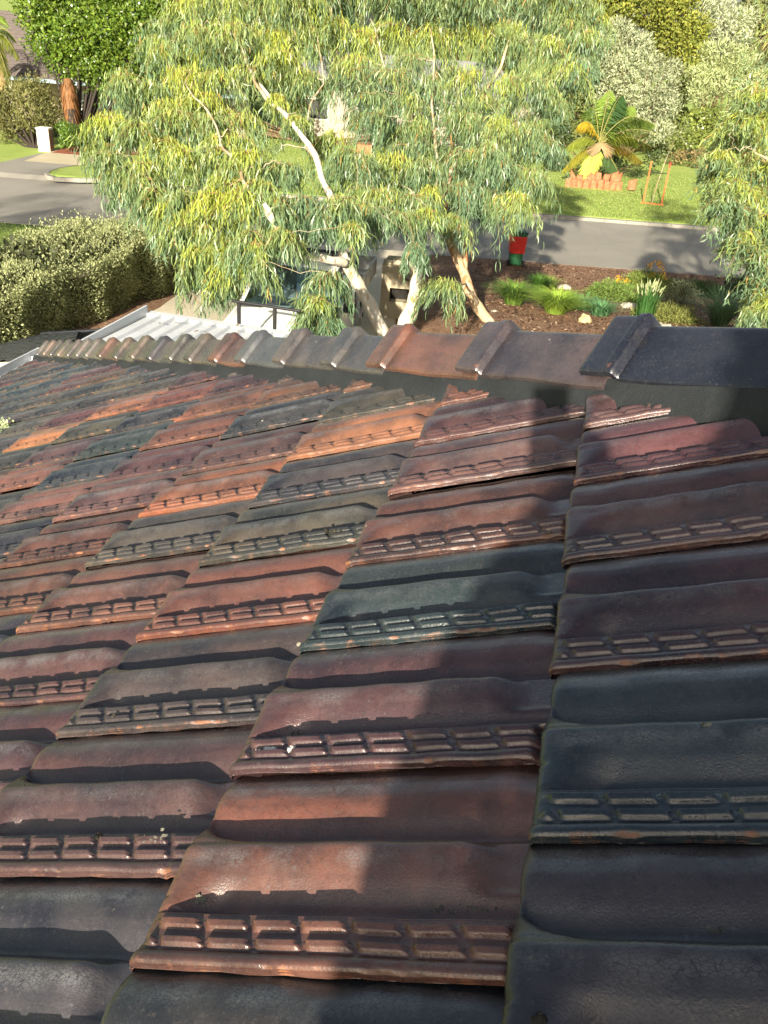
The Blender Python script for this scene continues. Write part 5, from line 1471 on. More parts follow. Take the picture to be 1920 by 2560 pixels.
# terracotta edging blocks under the palm
M['terracotta'] = mat_plain("terracotta_block", (.34, .135, .065), .85, .2, .22, 6, .3, 30)
gw = ground(1480, 474)
ed = empty("garden_edging", tuple(gw), "two-tier edging of stubby terracotta blocks below the palm", "garden edging")
rb = np.random.default_rng(6)
def stub(name, x, y, h, w_, parent, depth, top=0.0, lean=0.0):
    q = at(x, y, depth); zb = max(.08, q[2])
    base = np.array([q[0], q[1], zb]); mb = MB(); n = 9
    k0 = rb.uniform(0, 6)
    r0_ = [base + w_ * np.array([math.cos(2 * math.pi * k / n + k0) * (1 + rb.normal(0, .05)), .8 * math.sin(2 * math.pi * k / n + k0), 0]) for k in range(n)]
    r1_ = [p + np.array([lean * h, 0, h * (1 + top * (p[0] - base[0]) / w_)]) for p in r0_]
    mb.add(r0_ + r1_, [tuple(range(n))[::-1], tuple(range(n, 2 * n))] + [(k, (k + 1) % n, n + (k + 1) % n, n + k) for k in range(n)])
    return mb.build(name, M['terracotta'], parent, bevel=.012)
for k, x in enumerate((1419, 1432, 1446, 1463, 1481, 1499, 1515, 1532, 1545)): stub("block", x, 474 + k * .2, .42 + rb.normal(0, .03), .165, ed, 41.7, rb.normal(0, .08))
for k, (x, h) in enumerate(((1432, .46), (1447, .38), (1470, .40), (1481, .42), (1495, .50), (1512, .42), (1533, .50), (1542, .42))): stub("block", x, 458, h, .17, ed, 42.2, rb.normal(0, .16), rb.normal(0, .1))
lbk = stub("terracotta_block", 1578, 474, .46, .19, None, 41.8, .1); tag(lbk, "single terracotta block standing apart on the lawn near the sapling", "edging block")

# staked sapling
st0, st1 = ground(1607, 509), ground(1653, 513)
M['stake'] = mat_plain("orange_stake", (.42, .12, .04), .8, .2, .2, 9)
M['red_tip'] = mat_plain("red_stake_tip", (.6, .05, .03), .7, .2, .1)
tg = empty("tree_guard", tuple((st0 + st1) / 2), "pair of orange timber stakes with a tie round the sapling", "tree stakes")
for k, q in enumerate((st0, st1)):
    mb = MB(); mb.box(q + ez * .85, (.033, .033, .86)); sk_ = mb.build("stake", M['stake'], tg)
    mb = MB(); mb.box(q + ez * 1.70, (.036, .036, .10)); mb.build("painted_tip", M['red_tip'] if k else M['stake'], sk_)
mb = MB(); mb.tube([st0 + ez * 1.35, (st0 + st1) / 2 + ez * 1.33, st1 + ez * 1.36], .016, 6); mb.build("tie", M['black_metal'], tg)
mb = MB(); mb.box((st0 + st1) / 2 + ez * .03 - np.array([0, .05, 0]), (.5, .035, .035)); mb.build("base_rail", M['stake'], tg)
sb_ = ground(1628, 511)
sp = empty("sapling", tuple(sb_), "thin pale-stemmed sapling tied between the orange stakes", "sapling")
mb = MB(); S_ = [sb_ - ez * .05, sb_ + np.array([.08, .1, .9]), sb_ + np.array([.22, .2, 1.9]), sb_ + np.array([.42, .3, 2.8])]
mb.tube(S_, [.026, .022, .014, .007], 7); mb.build("stem", M['twig_bark'], sp, True)
rs_ = np.random.default_rng(4); n = 420
cl_s = [(S_[3], .45), (S_[2] + [.15, 0, .2], .4), (S_[3] + [.2, .1, .5], .4), (S_[2] + [-.2, 0, .1], .3)]
P_, A_, H_, Ln, Wn, Cn = clump_leaves(cl_s, rs_, 420, .14, (.13, .17, .07), (.22, .24, .10), 0, .25, .1)
leaves("foliage", P_, A_, H_, Ln, Wn, Cn, M['dull_leaf'], sp, .1, simple=True)

# shrubs and trees of the bank behind the lawn
SLV, SLV2 = (.20, .24, .13), (.40, .43, .28)
shrub("silver_shrub", "big silvery white shrub rising behind the palm", "shrub",
      [(1300, 92, 34), (1340, 72, 34), (1378, 105, 36), (1296, 145, 36), (1345, 145, 40), (1398, 145, 36), (1318, 205, 38), (1368, 205, 40), (1428, 190, 30), (1400, 245, 38), (1440, 235, 28), (1425, 285, 30), (1370, 265, 34), (1455, 150, 24)],
      53, SLV, SLV2, .24, 620, 61, None, .07, M['dull_leaf'], None, .5, .30)
shrub("silver_shrub", "silver-green shrub with upright tips near the sapling", "shrub",
      [(1520, 165, 28), (1556, 118, 34), (1596, 132, 34), (1634, 180, 32), (1515, 205, 30), (1565, 180, 36), (1610, 210, 36), (1645, 240, 30)],
      54, (.22, .27, .11), (.42, .47, .24), .26, 620, 62, None, .07, M['dull_leaf'], None, .8, .26)
shrub("silver_shrub", "pale frosted shrub at the top of the bank", "shrub", [(1520, 15, 26), (1560, 30, 30), (1592, 45, 28), (1600, 80, 24), (1560, 70, 28)], 62, SLV, (.52, .55, .38), .28, 560, 63, None, .07, M['dull_leaf'], None, .7, .28)
shrub("wattle_tree", "yellow-olive wattle tree behind the silver shrubs", "tree",
      [(1275, 45, 40), (1330, 15, 46), (1395, 20, 48), (1455, 40, 46), (1445, 95, 44), (1490, 70, 40), (1270, 100, 34), (1500, 120, 30), (1480, 150, 26), (1370, -50, 60), (1470, -40, 60), (1290, -40, 50)],
      61, (.11, .145, .025), (.26, .26, .045), .26, 520, 64, None, .12, M['dull_leaf'], None, 0, .5, "crown")
shrub("olive_tree", "dull olive tree at the far corner of the bank", "tree", [(1628, 30, 36), (1655, 85, 40), (1640, 135, 34), (1668, 10, 44), (1690, 140, 44), (1650, -40, 50)], 66, (.10, .12, .05), (.19, .20, .085), .28, 480, 65, None, .12, M['dull_leaf'], None, 0, .5, "crown")
shrub("shrub", "mid green bush between the silver shrubs and the lawn", "shrub", [(1500, 262, 28), (1545, 265, 32), (1590, 285, 30), (1520, 305, 24), (1560, 320, 24), (1480, 305, 22), (1610, 310, 26)], 52.5, (.12, .17, .035), (.22, .25, .06), .2, 800, 66, None, .05, M['leaf'])
shrub("shrub", "rusty brown low bush along the back of the lawn", "shrub", [(1505, 340, 16), (1540, 345, 17), (1575, 345, 16), (1600, 335, 18), (1470, 335, 14)], 51, (.17, .12, .05), (.27, .22, .09), .16, 900, 67, None, .04, M['dull_leaf'])
shrub("shrub", "dark ferny undergrowth at the foot of the palm", "shrub", [(1200, 395, 22), (1340, 345, 20), (1375, 365, 16), (1410, 345, 18), (1195, 350, 26), (1210, 300, 30)], 45.5, (.035, .055, .02), (.08, .11, .035), .16, 900, 68, None, .04, M['leaf'])
for k, (lab, px, dp, c1, c2) in enumerate([
    ("shadowy tree crown behind the white gum trunk", [(430, 60, 60), (520, 40, 60), (600, 70, 60), (470, 140, 50), (560, 150, 55), (640, 30, 50), (520, -50, 70), (400, -40, 60)], 56, (.09, .12, .03), (.17, .19, .06)),
    ("leafy tree crown in the middle distance behind the tall gums", [(860, 40, 60), (950, 60, 60), (1030, 40, 60), (900, -30, 60), (1100, 70, 60), (1000, -40, 70), (1170, 30, 60)], 58, (.10, .13, .04), (.18, .2, .07)),
    ("dark mixed bushes on the bank between the gums and the palm", [(1225, 170, 40), (1270, 190, 40), (1240, 240, 36), (1290, 250, 30), (1225, 310, 34), (1262, 330, 24), (1450, 215, 26), (1465, 260, 26), (1440, 320, 26), (1410, 345, 22), (1480, 190, 26), (1290, 140, 36)], 57, (.08, .11, .03), (.17, .19, .055)),
    ("low hedge-like bushes before the tan house", [(330, 240, 28), (400, 250, 30), (470, 245, 30), (540, 250, 30), (610, 240, 30), (1000, 265, 30), (1080, 270, 30), (1150, 290, 30)], 49, (.07, .11, .03), (.14, .17, .06))]):
    shrub("broadleaf_tree" if k < 2 else "bushes", lab, "tree" if k < 2 else "bushes", px, dp, c1, c2, .26, 460, 70 + k, None, .1, M['dull_leaf'], None, 0, .5, "crown" if k < 2 else "foliage")

# pale house seen through the gums
fh = atd(880, 205, 54); fz = .1
fhx = unit(KD + np.array([0, 0, 0])); fhy = np.array([-fhx[1], fhx[0], 0]); FO = np.array([fh[0], fh[1], fz])
pale = empty("far_house", tuple(FO), "tan walled house half hidden behind the gum crowns", "house")
M['pale_wall'] = mat_plain("pale_wall", (.30, .26, .21), .8, .2, .06)
M['blue_roof'] = mat_plain("pale_steel_roof", (.20, .20, .20), .6, .3, .06)
mb = MB(); mb.box(FO + ez * 1.4, (8, 3, 1.4), (fhx, fhy, ez)); mb.build("wall", M['pale_wall'], pale)
mb = MB()
a_ = [FO + fhx * sx * 8.5 + fhy * sy * 3.6 + ez * 2.8 for sx, sy in ((-1, -1), (1, -1), (1, 1), (-1, 1))]; r2_ = [FO + fhx * sx * 5 + ez * 4.6 for sx in (-1, 1)]
mb.add(a_ + r2_, [(0, 1, 5, 4), (1, 2, 5), (2, 3, 4, 5), (3, 0, 4), (3, 2, 1, 0)]); mb.build("roof", M['blue_roof'], pale)
for q in (-5.5, -2.2, 1.2, 4.6):
    mb = MB(); mb.box(FO + fhx * q - fhy * 3.01 + ez * 1.5, (.8, .03, .6), (fhx, fhy, ez)); wq_ = mb.build("window", M['white_render'], pale)
    mb = MB(); mb.box(FO + fhx * q - fhy * 3.05 + ez * 1.5, (.72, .01, .52), (fhx, fhy, ez)); mb.build("pane", M['trim'], wq_)
bq = ground(912, 408)
pier = MB(); pier.box(bq + ez * .45, (.4, .3, .45)); po = pier.build("brick_pier", M['terracotta'], None, bevel=.02); tag(po, "low red brick pier on the far verge glimpsed between gum leaves", "brick pier")

# clipped hedge along the drive
rh = np.random.default_rng(77)
hx0, hx1, hy0, hy1 = -10.9, -8.42, 8.4, 20.2
hedge = empty("hedge", (-9.7, 14, 1.1), "long sage green hedge beside the concrete driveway", "hedge")
n = 100000
face = rh.random(n)
yy = rh.uniform(hy0, hy1, n); xx = rh.uniform(hx0, hx1, n); 
top = 2.20 - .42 * smooth01(15.5, 20.3, yy) + .08 * np.sin(yy * 1.7) + .07 * np.sin(yy * 4.1 + xx * 2) + .05 * np.sin(xx * 6)
gzv = np.array([gz((a_, b_, 0)) for a_, b_ in zip(xx[:200], yy[:200])]).mean()
bulge = .05 * np.sin(yy * 2.3 + 1) + .05 * np.sin(yy * 5.2)
def lowz(x, y): return gz_s((np.stack([x, y], -1) - K0[:2]) @ KN[:2])
zlow = lowz(xx, yy)
zz = zlow + (top - zlow) * rh.random(n)
sel_top = face < .36; sel_r = (face >= .36) & (face < .82); sel_l = (face >= .82) & (face < .9)
P = np.stack([xx, yy, zz], 1); N_ = np.zeros((n, 3))
P[sel_top, 2] = top[sel_top] - np.abs(rh.normal(0, .09, sel_top.sum())); N_[sel_top] = (0, 0, 1)
hfr = (zz - zlow) / (top - zlow)
sh_ = .08 + .07 * np.sin(hfr * 9 + yy * 3)
P[sel_r, 0] = (hx1 + bulge - np.abs(rh.normal(0, .12, n)) - sh_ * .6 - .22 * np.clip(.3 - hfr, 0, 1) - .3 * np.clip(hfr - .8, 0, 1))[sel_r]; N_[sel_r] = (1, 0, .15)
P[sel_l, 0] = hx0 + np.abs(rh.normal(0, .1, sel_l.sum())); N_[sel_l] = (-1, 0, .2)
se = face >= .9
P[se, 1] = hy1 - np.abs(rh.normal(0, .14, se.sum())); N_[se] = (0, 1, .2)
spr = rh.random(n) < .10
P[spr & sel_top, 2] += rh.random((spr & sel_top).sum()) * .22
ax = unit(rh.normal(0, .7, (n, 3)) + N_ * .8 + np.array([0, 0, .45]))
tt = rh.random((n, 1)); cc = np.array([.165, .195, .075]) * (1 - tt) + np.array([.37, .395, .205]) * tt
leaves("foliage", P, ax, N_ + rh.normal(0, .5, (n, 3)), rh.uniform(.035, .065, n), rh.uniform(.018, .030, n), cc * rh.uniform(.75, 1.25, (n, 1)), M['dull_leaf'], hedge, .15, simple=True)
paths = []
for k in range(44):
    y_ = hy0 + (hy1 - hy0) * (k + .5) / 44; x_ = rh.uniform(hx0 + .6, hx1 - .5); z_ = gz((x_, y_, 0)) - .05
    for q in range(4): paths.append(bez(np.array([x_, y_, z_]), np.array([x_ + rh.normal(0, .2), y_ + rh.normal(0, .15), z_ + .6]), np.array([x_ + rh.normal(0, .6), y_ + rh.normal(0, .3), z_ + rh.uniform(.9, 1.25)]), 6))
v, f = batch_tubes(paths, [(.022, .006)] * len(paths), 5)
link("stems", mesh_np("stems", v, f, True), M['dark_trunk'], hedge)
# twiggy heart of the hedge, so it is not see-through
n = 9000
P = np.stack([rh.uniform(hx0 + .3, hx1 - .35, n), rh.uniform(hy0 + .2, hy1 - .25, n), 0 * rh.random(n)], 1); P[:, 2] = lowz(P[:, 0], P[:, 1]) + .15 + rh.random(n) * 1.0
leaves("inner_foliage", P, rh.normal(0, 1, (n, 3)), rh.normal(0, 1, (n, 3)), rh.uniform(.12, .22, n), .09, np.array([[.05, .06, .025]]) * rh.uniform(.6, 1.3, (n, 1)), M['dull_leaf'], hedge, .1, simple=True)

# ------------------------------------------------------------------ garden bed
def blades(n, rng, h, spread, w_, col, col2, stiff=.5, rad=.08):
    """arching blades from one crown: three-segment tapering strips; returns verts, faces, colours about the origin"""
    az = rng.uniform(0, 2 * math.pi, n); ln = h * rng.uniform(.65, 1.15, n); sp = spread * rng.uniform(.15, 1.1, n)
    out = np.stack([np.cos(az), np.sin(az), 0 * az], 1); sd = np.stack([-np.sin(az), np.cos(az), 0 * az], 1)
    base = out * rng.uniform(0, rad, n)[:, None] + rng.normal(0, rad * .3, (n, 3)) * [1, 1, 0]
    ts = [0, .35, .7, 1.0]; vs = []
    for t_ in ts:
        p = base + out * (sp * (t_ ** 1.5))[:, None] + ez * (ln * (t_ - (1 - stiff) * .75 * t_ ** 2.6))[:, None]
        w2 = w_ * (1 - t_ * .92) * .5
        vs += [p + sd * w2, p - sd * w2]
    V = np.stack(vs, 1).reshape(-1, 3); b = np.arange(n)[:, None] * 8
    f = [b + np.array([[2 * k, 2 * k + 1, 2 * k + 3, 2 * k + 2]]) for k in range(3)]
    t_ = rng.random((n, 1)); c0 = (np.asarray(col) * (1 - t_) + np.asarray(col2) * t_) * rng.uniform(.75, 1.25, (n, 1))
    shade = np.array([.7, .7, .95, .95, 1.08, 1.08, 1.2, 1.2])
    return V, [x.astype(np.int32) for x in f], (c0[:, None, :] * shade[None, :, None]).reshape(-1, 3)
def tuft(name, label, px, py, n, h, spread, w_, col, col2, seed, stiff=.5, rad=.1, group=None, cat="plant"):
    q = ground(px, py); rng = np.random.default_rng(seed)
    V, f, c = blades(n, rng, h, spread, w_, col, col2, stiff, rad)
    o = link(name, mesh_np(name, V, f, False, c), M['blade']); o.location = q
    return tag(o, label, cat, group), q
LIME, LIM2, GR1, GR2, BG1, BG2 = (.20, .34, .04), (.36, .48, .08), (.09, .19, .03), (.21, .32, .06), (.07, .20, .085), (.17, .33, .14)
tuft("grass_clump", "wide dark green fountain grass clump closest to the brown gum trunk", 1282, 762, 950, .85, .74, .030, GR1, GR2, 81, .35, .14, "fountain grasses in the bed")
tuft("grass_clump", "small shaded dark grass clump behind the other fountain grasses", 1345, 735, 600, .75, .48, .028, (.04, .10, .018), GR1, 82, .45, .10, "fountain grasses in the bed")
tuft("grass_clump", "bright lime fountain grass clump in full sun", 1388, 785, 1050, .85, .78, .030, LIME, LIM2, 83, .35, .14, "fountain grasses in the bed")
tuft("grass_clump", "wispy pale grass tips behind the lime clump", 1372, 722, 240, .55, .42, .024, (.24, .27, .10), LIM2, 84, .4, .12, "fountain grasses in the bed")
tuft("strappy_plant", "blue-green strappy clump beside the cream rock", 1452, 775, 260, .62, .55, .034, BG1, BG2, 85, .3, .16)
tuft("strappy_plant", "glossy green strappy clump touching the ridge cap's edge", 1498, 790, 260, .60, .58, .036, BG1, BG2, 86, .3, .15)
q_ = tuft("variegated_iris", "upright dark green sword-leaved plant with creamy white tips", 1608, 800, 190, .85, .30, .034, (.03, .10, .025), (.07, .17, .04), 87, .85, .16)[1]
rv = np.random.default_rng(88); n = 80
aa = rv.uniform(0, 6.28, n); rr_ = rv.uniform(.02, .30, n)
o = leaves("cream_tips", q_ + np.stack([np.cos(aa) * rr_, np.sin(aa) * rr_, rv.uniform(.55, .80, n)], 1), np.stack([np.cos(aa) * .4, np.sin(aa) * .4, np.ones(n)], 1), rv.normal(0, 1, (n, 3)), rv.uniform(.10, .2, n), .034, np.array([[.42, .47, .24]]) * rv.uniform(.8, 1.1, (n, 1)), M['blade'], None, .1)
vi = [ob for ob in bpy.data.objects if ob.name.startswith("variegated_iris")][0]
o.parent = vi; o.matrix_parent_inverse = parent_inv(vi)
tuft("spiky_grass", "large blue-green spiky tussock with stiff fine leaves", 1795, 815, 520, .95, 1.0, .028, (.10, .19, .10), (.20, .30, .17), 89, .62, .12)
tuft("strappy_plant", "dark strappy tuft in the shade near the bushy gum", 1880, 780, 320, .8, .7, .03, (.03, .08, .03), (.06, .13, .05), 90, .5, .16)
def low_shrub(name, label, px, py, r, h, col, col2, size, n, seed, aspect=.4, up=.3, mat='dull_leaf', sq=1.0):
    q = ground(px, py); rng = np.random.default_rng(seed)
    d = unit(rng.normal(0, 1, (n, 3))); d[:, 2] = np.abs(d[:, 2]); rr = rng.random(n) ** .35 * (1 + .25 * np.sin(d[:, 0] * 7 + seed) * np.sin(d[:, 1] * 6))
    P = q + d * rr[:, None] * np.array([r, r * sq, h]) + ez * .02
    root = empty(name, tuple(q), label, "shrub")
    ax = d * .6 + rng.normal(0, .5, (n, 3)) + np.array([0, 0, up]); t_ = rng.random((n, 1))
    leaves("foliage", P, ax, rng.normal(0, 1, (n, 3)), size * rng.uniform(.7, 1.3, n), size * aspect, (np.asarray(col) * (1 - t_) + np.asarray(col2) * t_) * rng.uniform(.75, 1.25, (n, 1)), M[mat], root, .12, simple=True)
    pts_ = [bez(q - ez * .03, q + np.array([rng.normal(0, r * .2), rng.normal(0, r * .2), h * .5]), q + np.array([rng.normal(0, r * .5), rng.normal(0, r * .5), h * .85]), 5) for _ in range(14)]
    v, f = batch_tubes(pts_, [(.010, .003)] * 14, 4); link("stems", mesh_np("stems", v, f, True), M['brown_bark'], root)
    return root, q
low_shrub("feathery_shrub", "feathery mid green shrub behind the strappy clumps", 1530, 748, .72, .42, (.08, .15, .03), (.19, .26, .06), .09, 5200, 91, .22, .2)
low_shrub("creeping_shrub", "low mossy green and rust groundcover at the ridge line", 1665, 800, .80, .30, (.12, .16, .04), (.25, .25, .07), .07, 5200, 92, .25, .2)
low_shrub("grey_shrub", "open grey-leaved shrub with small pale leaves", 1700, 760, .52, .62, (.17, .20, .11), (.30, .31, .18), .055, 1700, 93, .5, .2)
low_shrub("groundcover_shrub", "dark green prostrate groundcover beyond the grey shrub", 1745, 735, 1.05, .30, (.035, .075, .02), (.08, .14, .035), .07, 5200, 94, .35, .1, 'leaf', .7)
low_shrub("dark_shrub", "shaded dark shrub under the bushy gum", 1880, 745, .8, .6, (.03, .07, .025), (.07, .12, .04), .09, 3800, 95, .35, .2, 'leaf')
kr, kq = low_shrub("kangaroo_paw", "feathery plant with yellow flower heads on tall stalks", 1612, 722, .68, .45, (.10, .17, .03), (.22, .27, .06), .10, 3800, 96, .18, .4)
rk = np.random.default_rng(97); paths = []; FP = []
for x, y, m in ((1545, 700, 7), (1553, 716, 7), (1566, 704, 5), (1624, 664, 5), (1648, 659, 6), (1656, 672, 4), (1629, 688, 6), (1656, 694, 6), (1650, 708, 6), (1590, 708, 3), (1652, 738, 3)):
    tp = at(x, y, pj_d := project(kq)[2] - .15); paths.append(bez(kq + np.array([rk.normal(0, .1), rk.normal(0, .1), .1]), (kq + tp) / 2 + np.array([0, 0, .15]), tp, 7))
    FP.append(tp + rk.normal(0, .05, (m * 9, 3)))
v, f = batch_tubes(paths, [(.006, .004)] * len(paths), 4)
link("stalk", mesh_np("stalk", v, f, True, np.tile(np.array([[.16, .2, .05]]), (len(v), 1))), M['blade'], kr)
FP = np.concatenate(FP); n = len(FP)
leaves("flower_head", FP, rk.normal(0, 1, (n, 3)) + ez * .4, rk.normal(0, 1, (n, 3)), rk.uniform(.045, .08, n), .028, np.array([[.80, .48, .035]]) * rk.uniform(.75, 1.15, (n, 1)) * np.where(rk.random((n, 1)) < .3, np.array([[1, .75, .8]]), 1), M['blade'], kr, .2)
sq_ = ground(1830, 730)
sd_ = empty("seed_heads", tuple(sq_), "bare stalks carrying dark brown seed heads near the road edge", "plant")
paths = []; HP = []
for x, y in ((1821, 692), (1830, 697), (1815, 706), (1850, 704), (1880, 696)):
    tp = at(x, y, project(sq_)[2]); paths.append(bez(sq_ + np.array([rk.normal(0, .12), rk.normal(0, .1), 0]), (sq_ + tp) / 2, tp, 5)); HP.append(tp + rk.normal(0, .028, (26, 3)))
v, f = batch_tubes(paths, [(.006, .005)] * 5, 4); link("stalk", mesh_np("stalk", v, f, True), M['dark_trunk'], sd_)
HP = np.concatenate(HP); n = len(HP)
leaves("seed_head", HP, rk.normal(0, 1, (n, 3)), rk.normal(0, 1, (n, 3)), .06, .04, np.array([[.035, .018, .012]]) * rk.uniform(.7, 1.4, (n, 1)), M['dull_leaf'], sd_, .2, simple=True)

M['pale_rock'] = mat_concrete("pale_limestone", (.32, .30, .23), (.40, .37, .30))
M['cream_rock'] = mat_concrete("cream_limestone", (.38, .31, .16), (.45, .38, .20))
for k, (x, y, r, mt, lab) in enumerate([(1411, 722, .19, 'pale_rock', "flat white limestone rock behind the lime grass clump"), (1462, 806, .20, 'cream_rock', "yellowish upright limestone rock among the strappy leaves"),
        (1572, 770, .21, 'pale_rock', "rounded white rock beside the sword-leaved plant"), (1648, 818, .15, 'pale_rock', "small white rock just above the dark ridge cap"), (1668, 818, .11, 'pale_rock', "smallest pale rock beside another white rock at the cap"), (1625, 806, .17, 'cream_rock', "tan rock at the foot of the sword-leaved plant"), (1236, 780, .07, 'pale_rock', "pebble-sized white stone at the edge of the grass clump"), (1828, 812, .16, 'cream_rock', "cream rock inside the blue-green tussock")]):
    q = ground(x, y); bm = bmesh.new(); r *= .78; bmesh.ops.create_icosphere(bm, subdivisions=3, radius=r); rr_ = np.random.default_rng(200 + k); ph_ = rr_.uniform(0, 6, 6)
    for v_ in bm.verts:
        d = v_.co.normalized(); s_ = 1 + .16 * math.sin(4 * d.x + ph_[0]) * math.sin(5 * d.y + ph_[1]) + .10 * math.sin(9 * d.z + ph_[2] + 4 * d.x) + rr_.normal(0, .012)
        v_.co = d * r * s_; v_.co.z *= .95 if k == 1 else .6; v_.co.x *= 1.25 if k != 1 else .9
    me = bpy.data.meshes.new("rock"); bm.to_mesh(me); bm.free()
    o = link("rock", me, M[mt]); o.location = (q[0], q[1], q[2] + r * .22); tag(o, lab, "rock", "limestone rocks in the bed")

# loose bark chips, dropped leaves, grass blades
rm = np.random.default_rng(99); n = 16000
aa_ = rm.uniform(-1.0, 10, n); ss_ = -rm.beta(1, 1.2, n) * 13 - .05
P = K0 + aa_[:, None] * KD + ss_[:, None] * KN; P = P[P[:, 0] > -3.2 + 0 * P[:, 0]]
P[:, 2] = gz_s((P - K0) @ KN) + .022; n = len(P)
kind_ = rm.random((n, 1)); c = np.where(kind_ < .5, np.array([[.07, .035, .02]]), np.where(kind_ < .86, np.array([[.20, .115, .065]]), np.array([[.42, .32, .22]]))) * rm.uniform(.7, 1.3, (n, 1))
o = leaves("bark_chips", P, np.c_[rm.normal(0, 1, (n, 2)), rm.normal(0, .2, n)], np.c_[rm.normal(0, .35, (n, 2)), np.ones(n)], rm.uniform(.05, .12, n), rm.uniform(.02, .045, n), c, M['dull_leaf'], None, .08, simple=True); tag(o, kind='stuff')
n = 9000
aa_ = rm.uniform(-9, 14, n); ss_ = 9.0 + rm.gamma(1.6, 5.0, n)
P = K0 + aa_[:, None] * KD + ss_[:, None] * KN; P[:, 2] = .115 + rm.random(n) * .02
o = leaves("dropped_leaves", P, np.c_[rm.normal(0, 1, (n, 2)), rm.normal(0, .2, n)], np.c_[rm.normal(0, .4, (n, 2)), np.ones(n)], rm.uniform(.06, .15, n), .03, np.array([[.36, .36, .17]]) * rm.uniform(.7, 1.25, (n, 1)), M['dull_leaf'], None, .1, simple=True); tag(o, kind='stuff')
n = 60000
aa_ = rm.uniform(-12, 14, n); ss_ = 8.95 + rm.gamma(1.2, 6.0, n)
n2 = 14000; aa2 = rm.uniform(-26, -8, n2); ss2 = -rm.random(n2) * 6 - .02
P = K0 + np.r_[aa_, aa2][:, None] * KD + np.r_[ss_, ss2][:, None] * KN; P[:, 2] = gz_s(np.r_[ss_, ss2]); n = len(P)
keep = ~((np.r_[ss_, ss2] < 0) & (P[:, 0] > -11.2)); P = P[keep]; n = len(P)
t_ = rm.random((n, 1)); c = np.array([.15, .24, .04]) * (1 - t_) + np.array([.32, .38, .11]) * t_
o = leaves("grass", P, np.c_[rm.normal(0, .5, (n, 2)), np.ones(n)], rm.normal(0, 1, (n, 3)), rm.uniform(.05, .11, n), .022, c * rm.uniform(.8, 1.2, (n, 1)), M['blade'], None, .2, simple=True); tag(o, kind='stuff')

# ------------------------------------------------------------------ small things lying on the tiles
def on_tile(px, py, lift=.0):
    d = ray(px, py); n0 = OFF + EN * lift; t_ = ((n0 - CAM) @ EN) / (d @ EN); return CAM + d * t_
M['dropping'] = mat_plain("bird_dropping", (.72, .71, .66), .8, .2, .1, 40, .3, 200)
M['lichen'] = mat_plain("grey_lichen", (.15, .145, .115), .95, .1, .4, 120, .4, 300)
M['crumb'] = mat_plain("dark_debris", (.03, .028, .022), .9, .1, .5, 50)
dg = bpy.context.evaluated_depsgraph_get()
from mathutils.bvhtree import BVHTree
def drop_on_roof(px, py):
    """where the line of sight first meets a tile"""
    dgr = bpy.context.evaluated_depsgraph_get(); d = Vector(ray(px, py)).normalized()
    ok, loc, nrm, _, ob, _ = scene.ray_cast(dgr, Vector(CAM) + d * .05, d)
    return np.array(loc), np.array(nrm)
def lump(name, px, py, r, flat, mat, seed, parts=1, spread=0.0):
    loc, nr_ = drop_on_roof(px, py); rng = np.random.default_rng(seed); bm = bmesh.new()
    yq = unit(np.cross(nr_, EU)); xq = np.cross(yq, nr_); zq = Matrix(((xq[0], yq[0], nr_[0]), (xq[1], yq[1], nr_[1]), (xq[2], yq[2], nr_[2]))).to_4x4()
    for k in range(parts):
        o_ = Vector((rng.normal(0, spread), rng.normal(0, spread * .25), 0)); m_ = Matrix.Translation(o_) @ Matrix.Diagonal((rng.uniform(.6, 1.3), rng.uniform(.6, 1.2), flat, 1))
        ret = bmesh.ops.create_icosphere(bm, subdivisions=2, radius=r * rng.uniform(.5, 1.1), matrix=m_)
        for v_ in ret['verts']: v_.co += Vector(rng.normal(0, r * .14, 3)) * (1, 1, flat)[0]
    me = bpy.data.meshes.new(name); bm.to_mesh(me); bm.free(); o = link(name, me, mat); o.matrix_basis = Matrix.Translation(loc) @ zq
    return o
tag(lump("bird_dropping", 672, 1872, .0055, .2, M['dropping'], 1, 4, .007), "white bird dropping on the ribs at a tile's nose", "bird dropping", "bird droppings on the tiles")
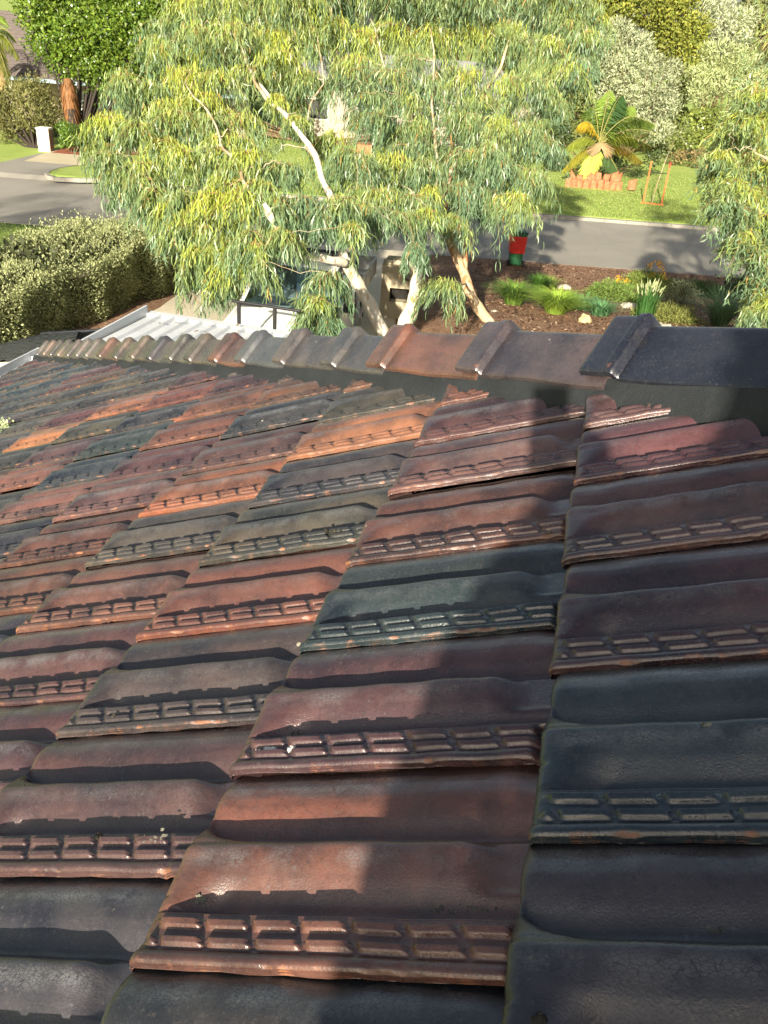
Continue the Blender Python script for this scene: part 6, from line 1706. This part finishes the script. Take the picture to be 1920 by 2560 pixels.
tag(lump("bird_dropping", 724, 1871, .005, .2, M['dropping'], 2, 4, .006), "chalky bird dropping beside the larger white one", "bird dropping", "bird droppings on the tiles")
for k, (x, y, r, fl, m, p_, s_, lab) in enumerate([
    (1210, 2272, .0019, .12, 'lichen', 22, .013, "grey lichen crust in the pan of the centre brown tile"), (1130, 2280, .0016, .12, 'lichen', 14, .011, "thin streak of pale lichen on the brown tile"), (380, 2095, .0018, .12, 'lichen', 14, .010, "speckled lichen patch on the plum tile at the frame edge"),
    (745, 1835, .0055, .25, 'lichen', 2, .003, "flake of grey lichen on the red-brown tile above the droppings"), (283, 1790, .0045, .6, 'crumb', 1, 0, "green-black moss ball in the pan of a grey tile"), (832, 1328, .004, .7, 'crumb', 6, .008, "black twiggy crumbs on the slate tile"),
    (247, 2092, .0045, .6, 'crumb', 1, 0, "dark seed lying in the shaded pan of the plum tile"), (502, 2252, .0055, .45, 'lichen', 3, .004, "pale chip of lichen on a tile's rounded nose"), (1760, 1812, .0045, .45, 'lichen', 2, .003, "small tan crumb on the blue slate tile"),
    (1376, 2552, .005, .6, 'crumb', 2, .004, "black grit at the bottom edge of the big dark tile"), (1372, 1330, .005, .6, 'lichen', 1, 0, "tan pebble on the plum tile in the shade"), (1790, 2325, .0020, .12, 'lichen', 8, .006, "faint lichen spot on the dark tile")]):
    tag(lump("lichen" if m == 'lichen' else "debris", x, y, r, (.07 if m == 'lichen' else fl), M[m], 300 + k, p_, s_), lab, "lichen" if m == 'lichen' else "debris", "bits lying on the tiles")
# a pale succulent-like sprig caught at the frame's edge
loc, nr_ = drop_on_roof(6, 1072); rsn = np.random.default_rng(12); n = 46
o = leaves("leaf_sprig", loc + rsn.normal(0, .022, (n, 3)) * [1, 1, .5] + ez * .014, rsn.normal(0, 1, (n, 3)) + ez * .5, rsn.normal(0, 1, (n, 3)), rsn.uniform(.014, .03, n), .011, np.array([[.34, .40, .22]]) * rsn.uniform(.8, 1.2, (n, 1)), M['dull_leaf'], None, .1)
tag(o, "pale green sprig of leaves lying on the tiles at the edge", "leaf sprig")
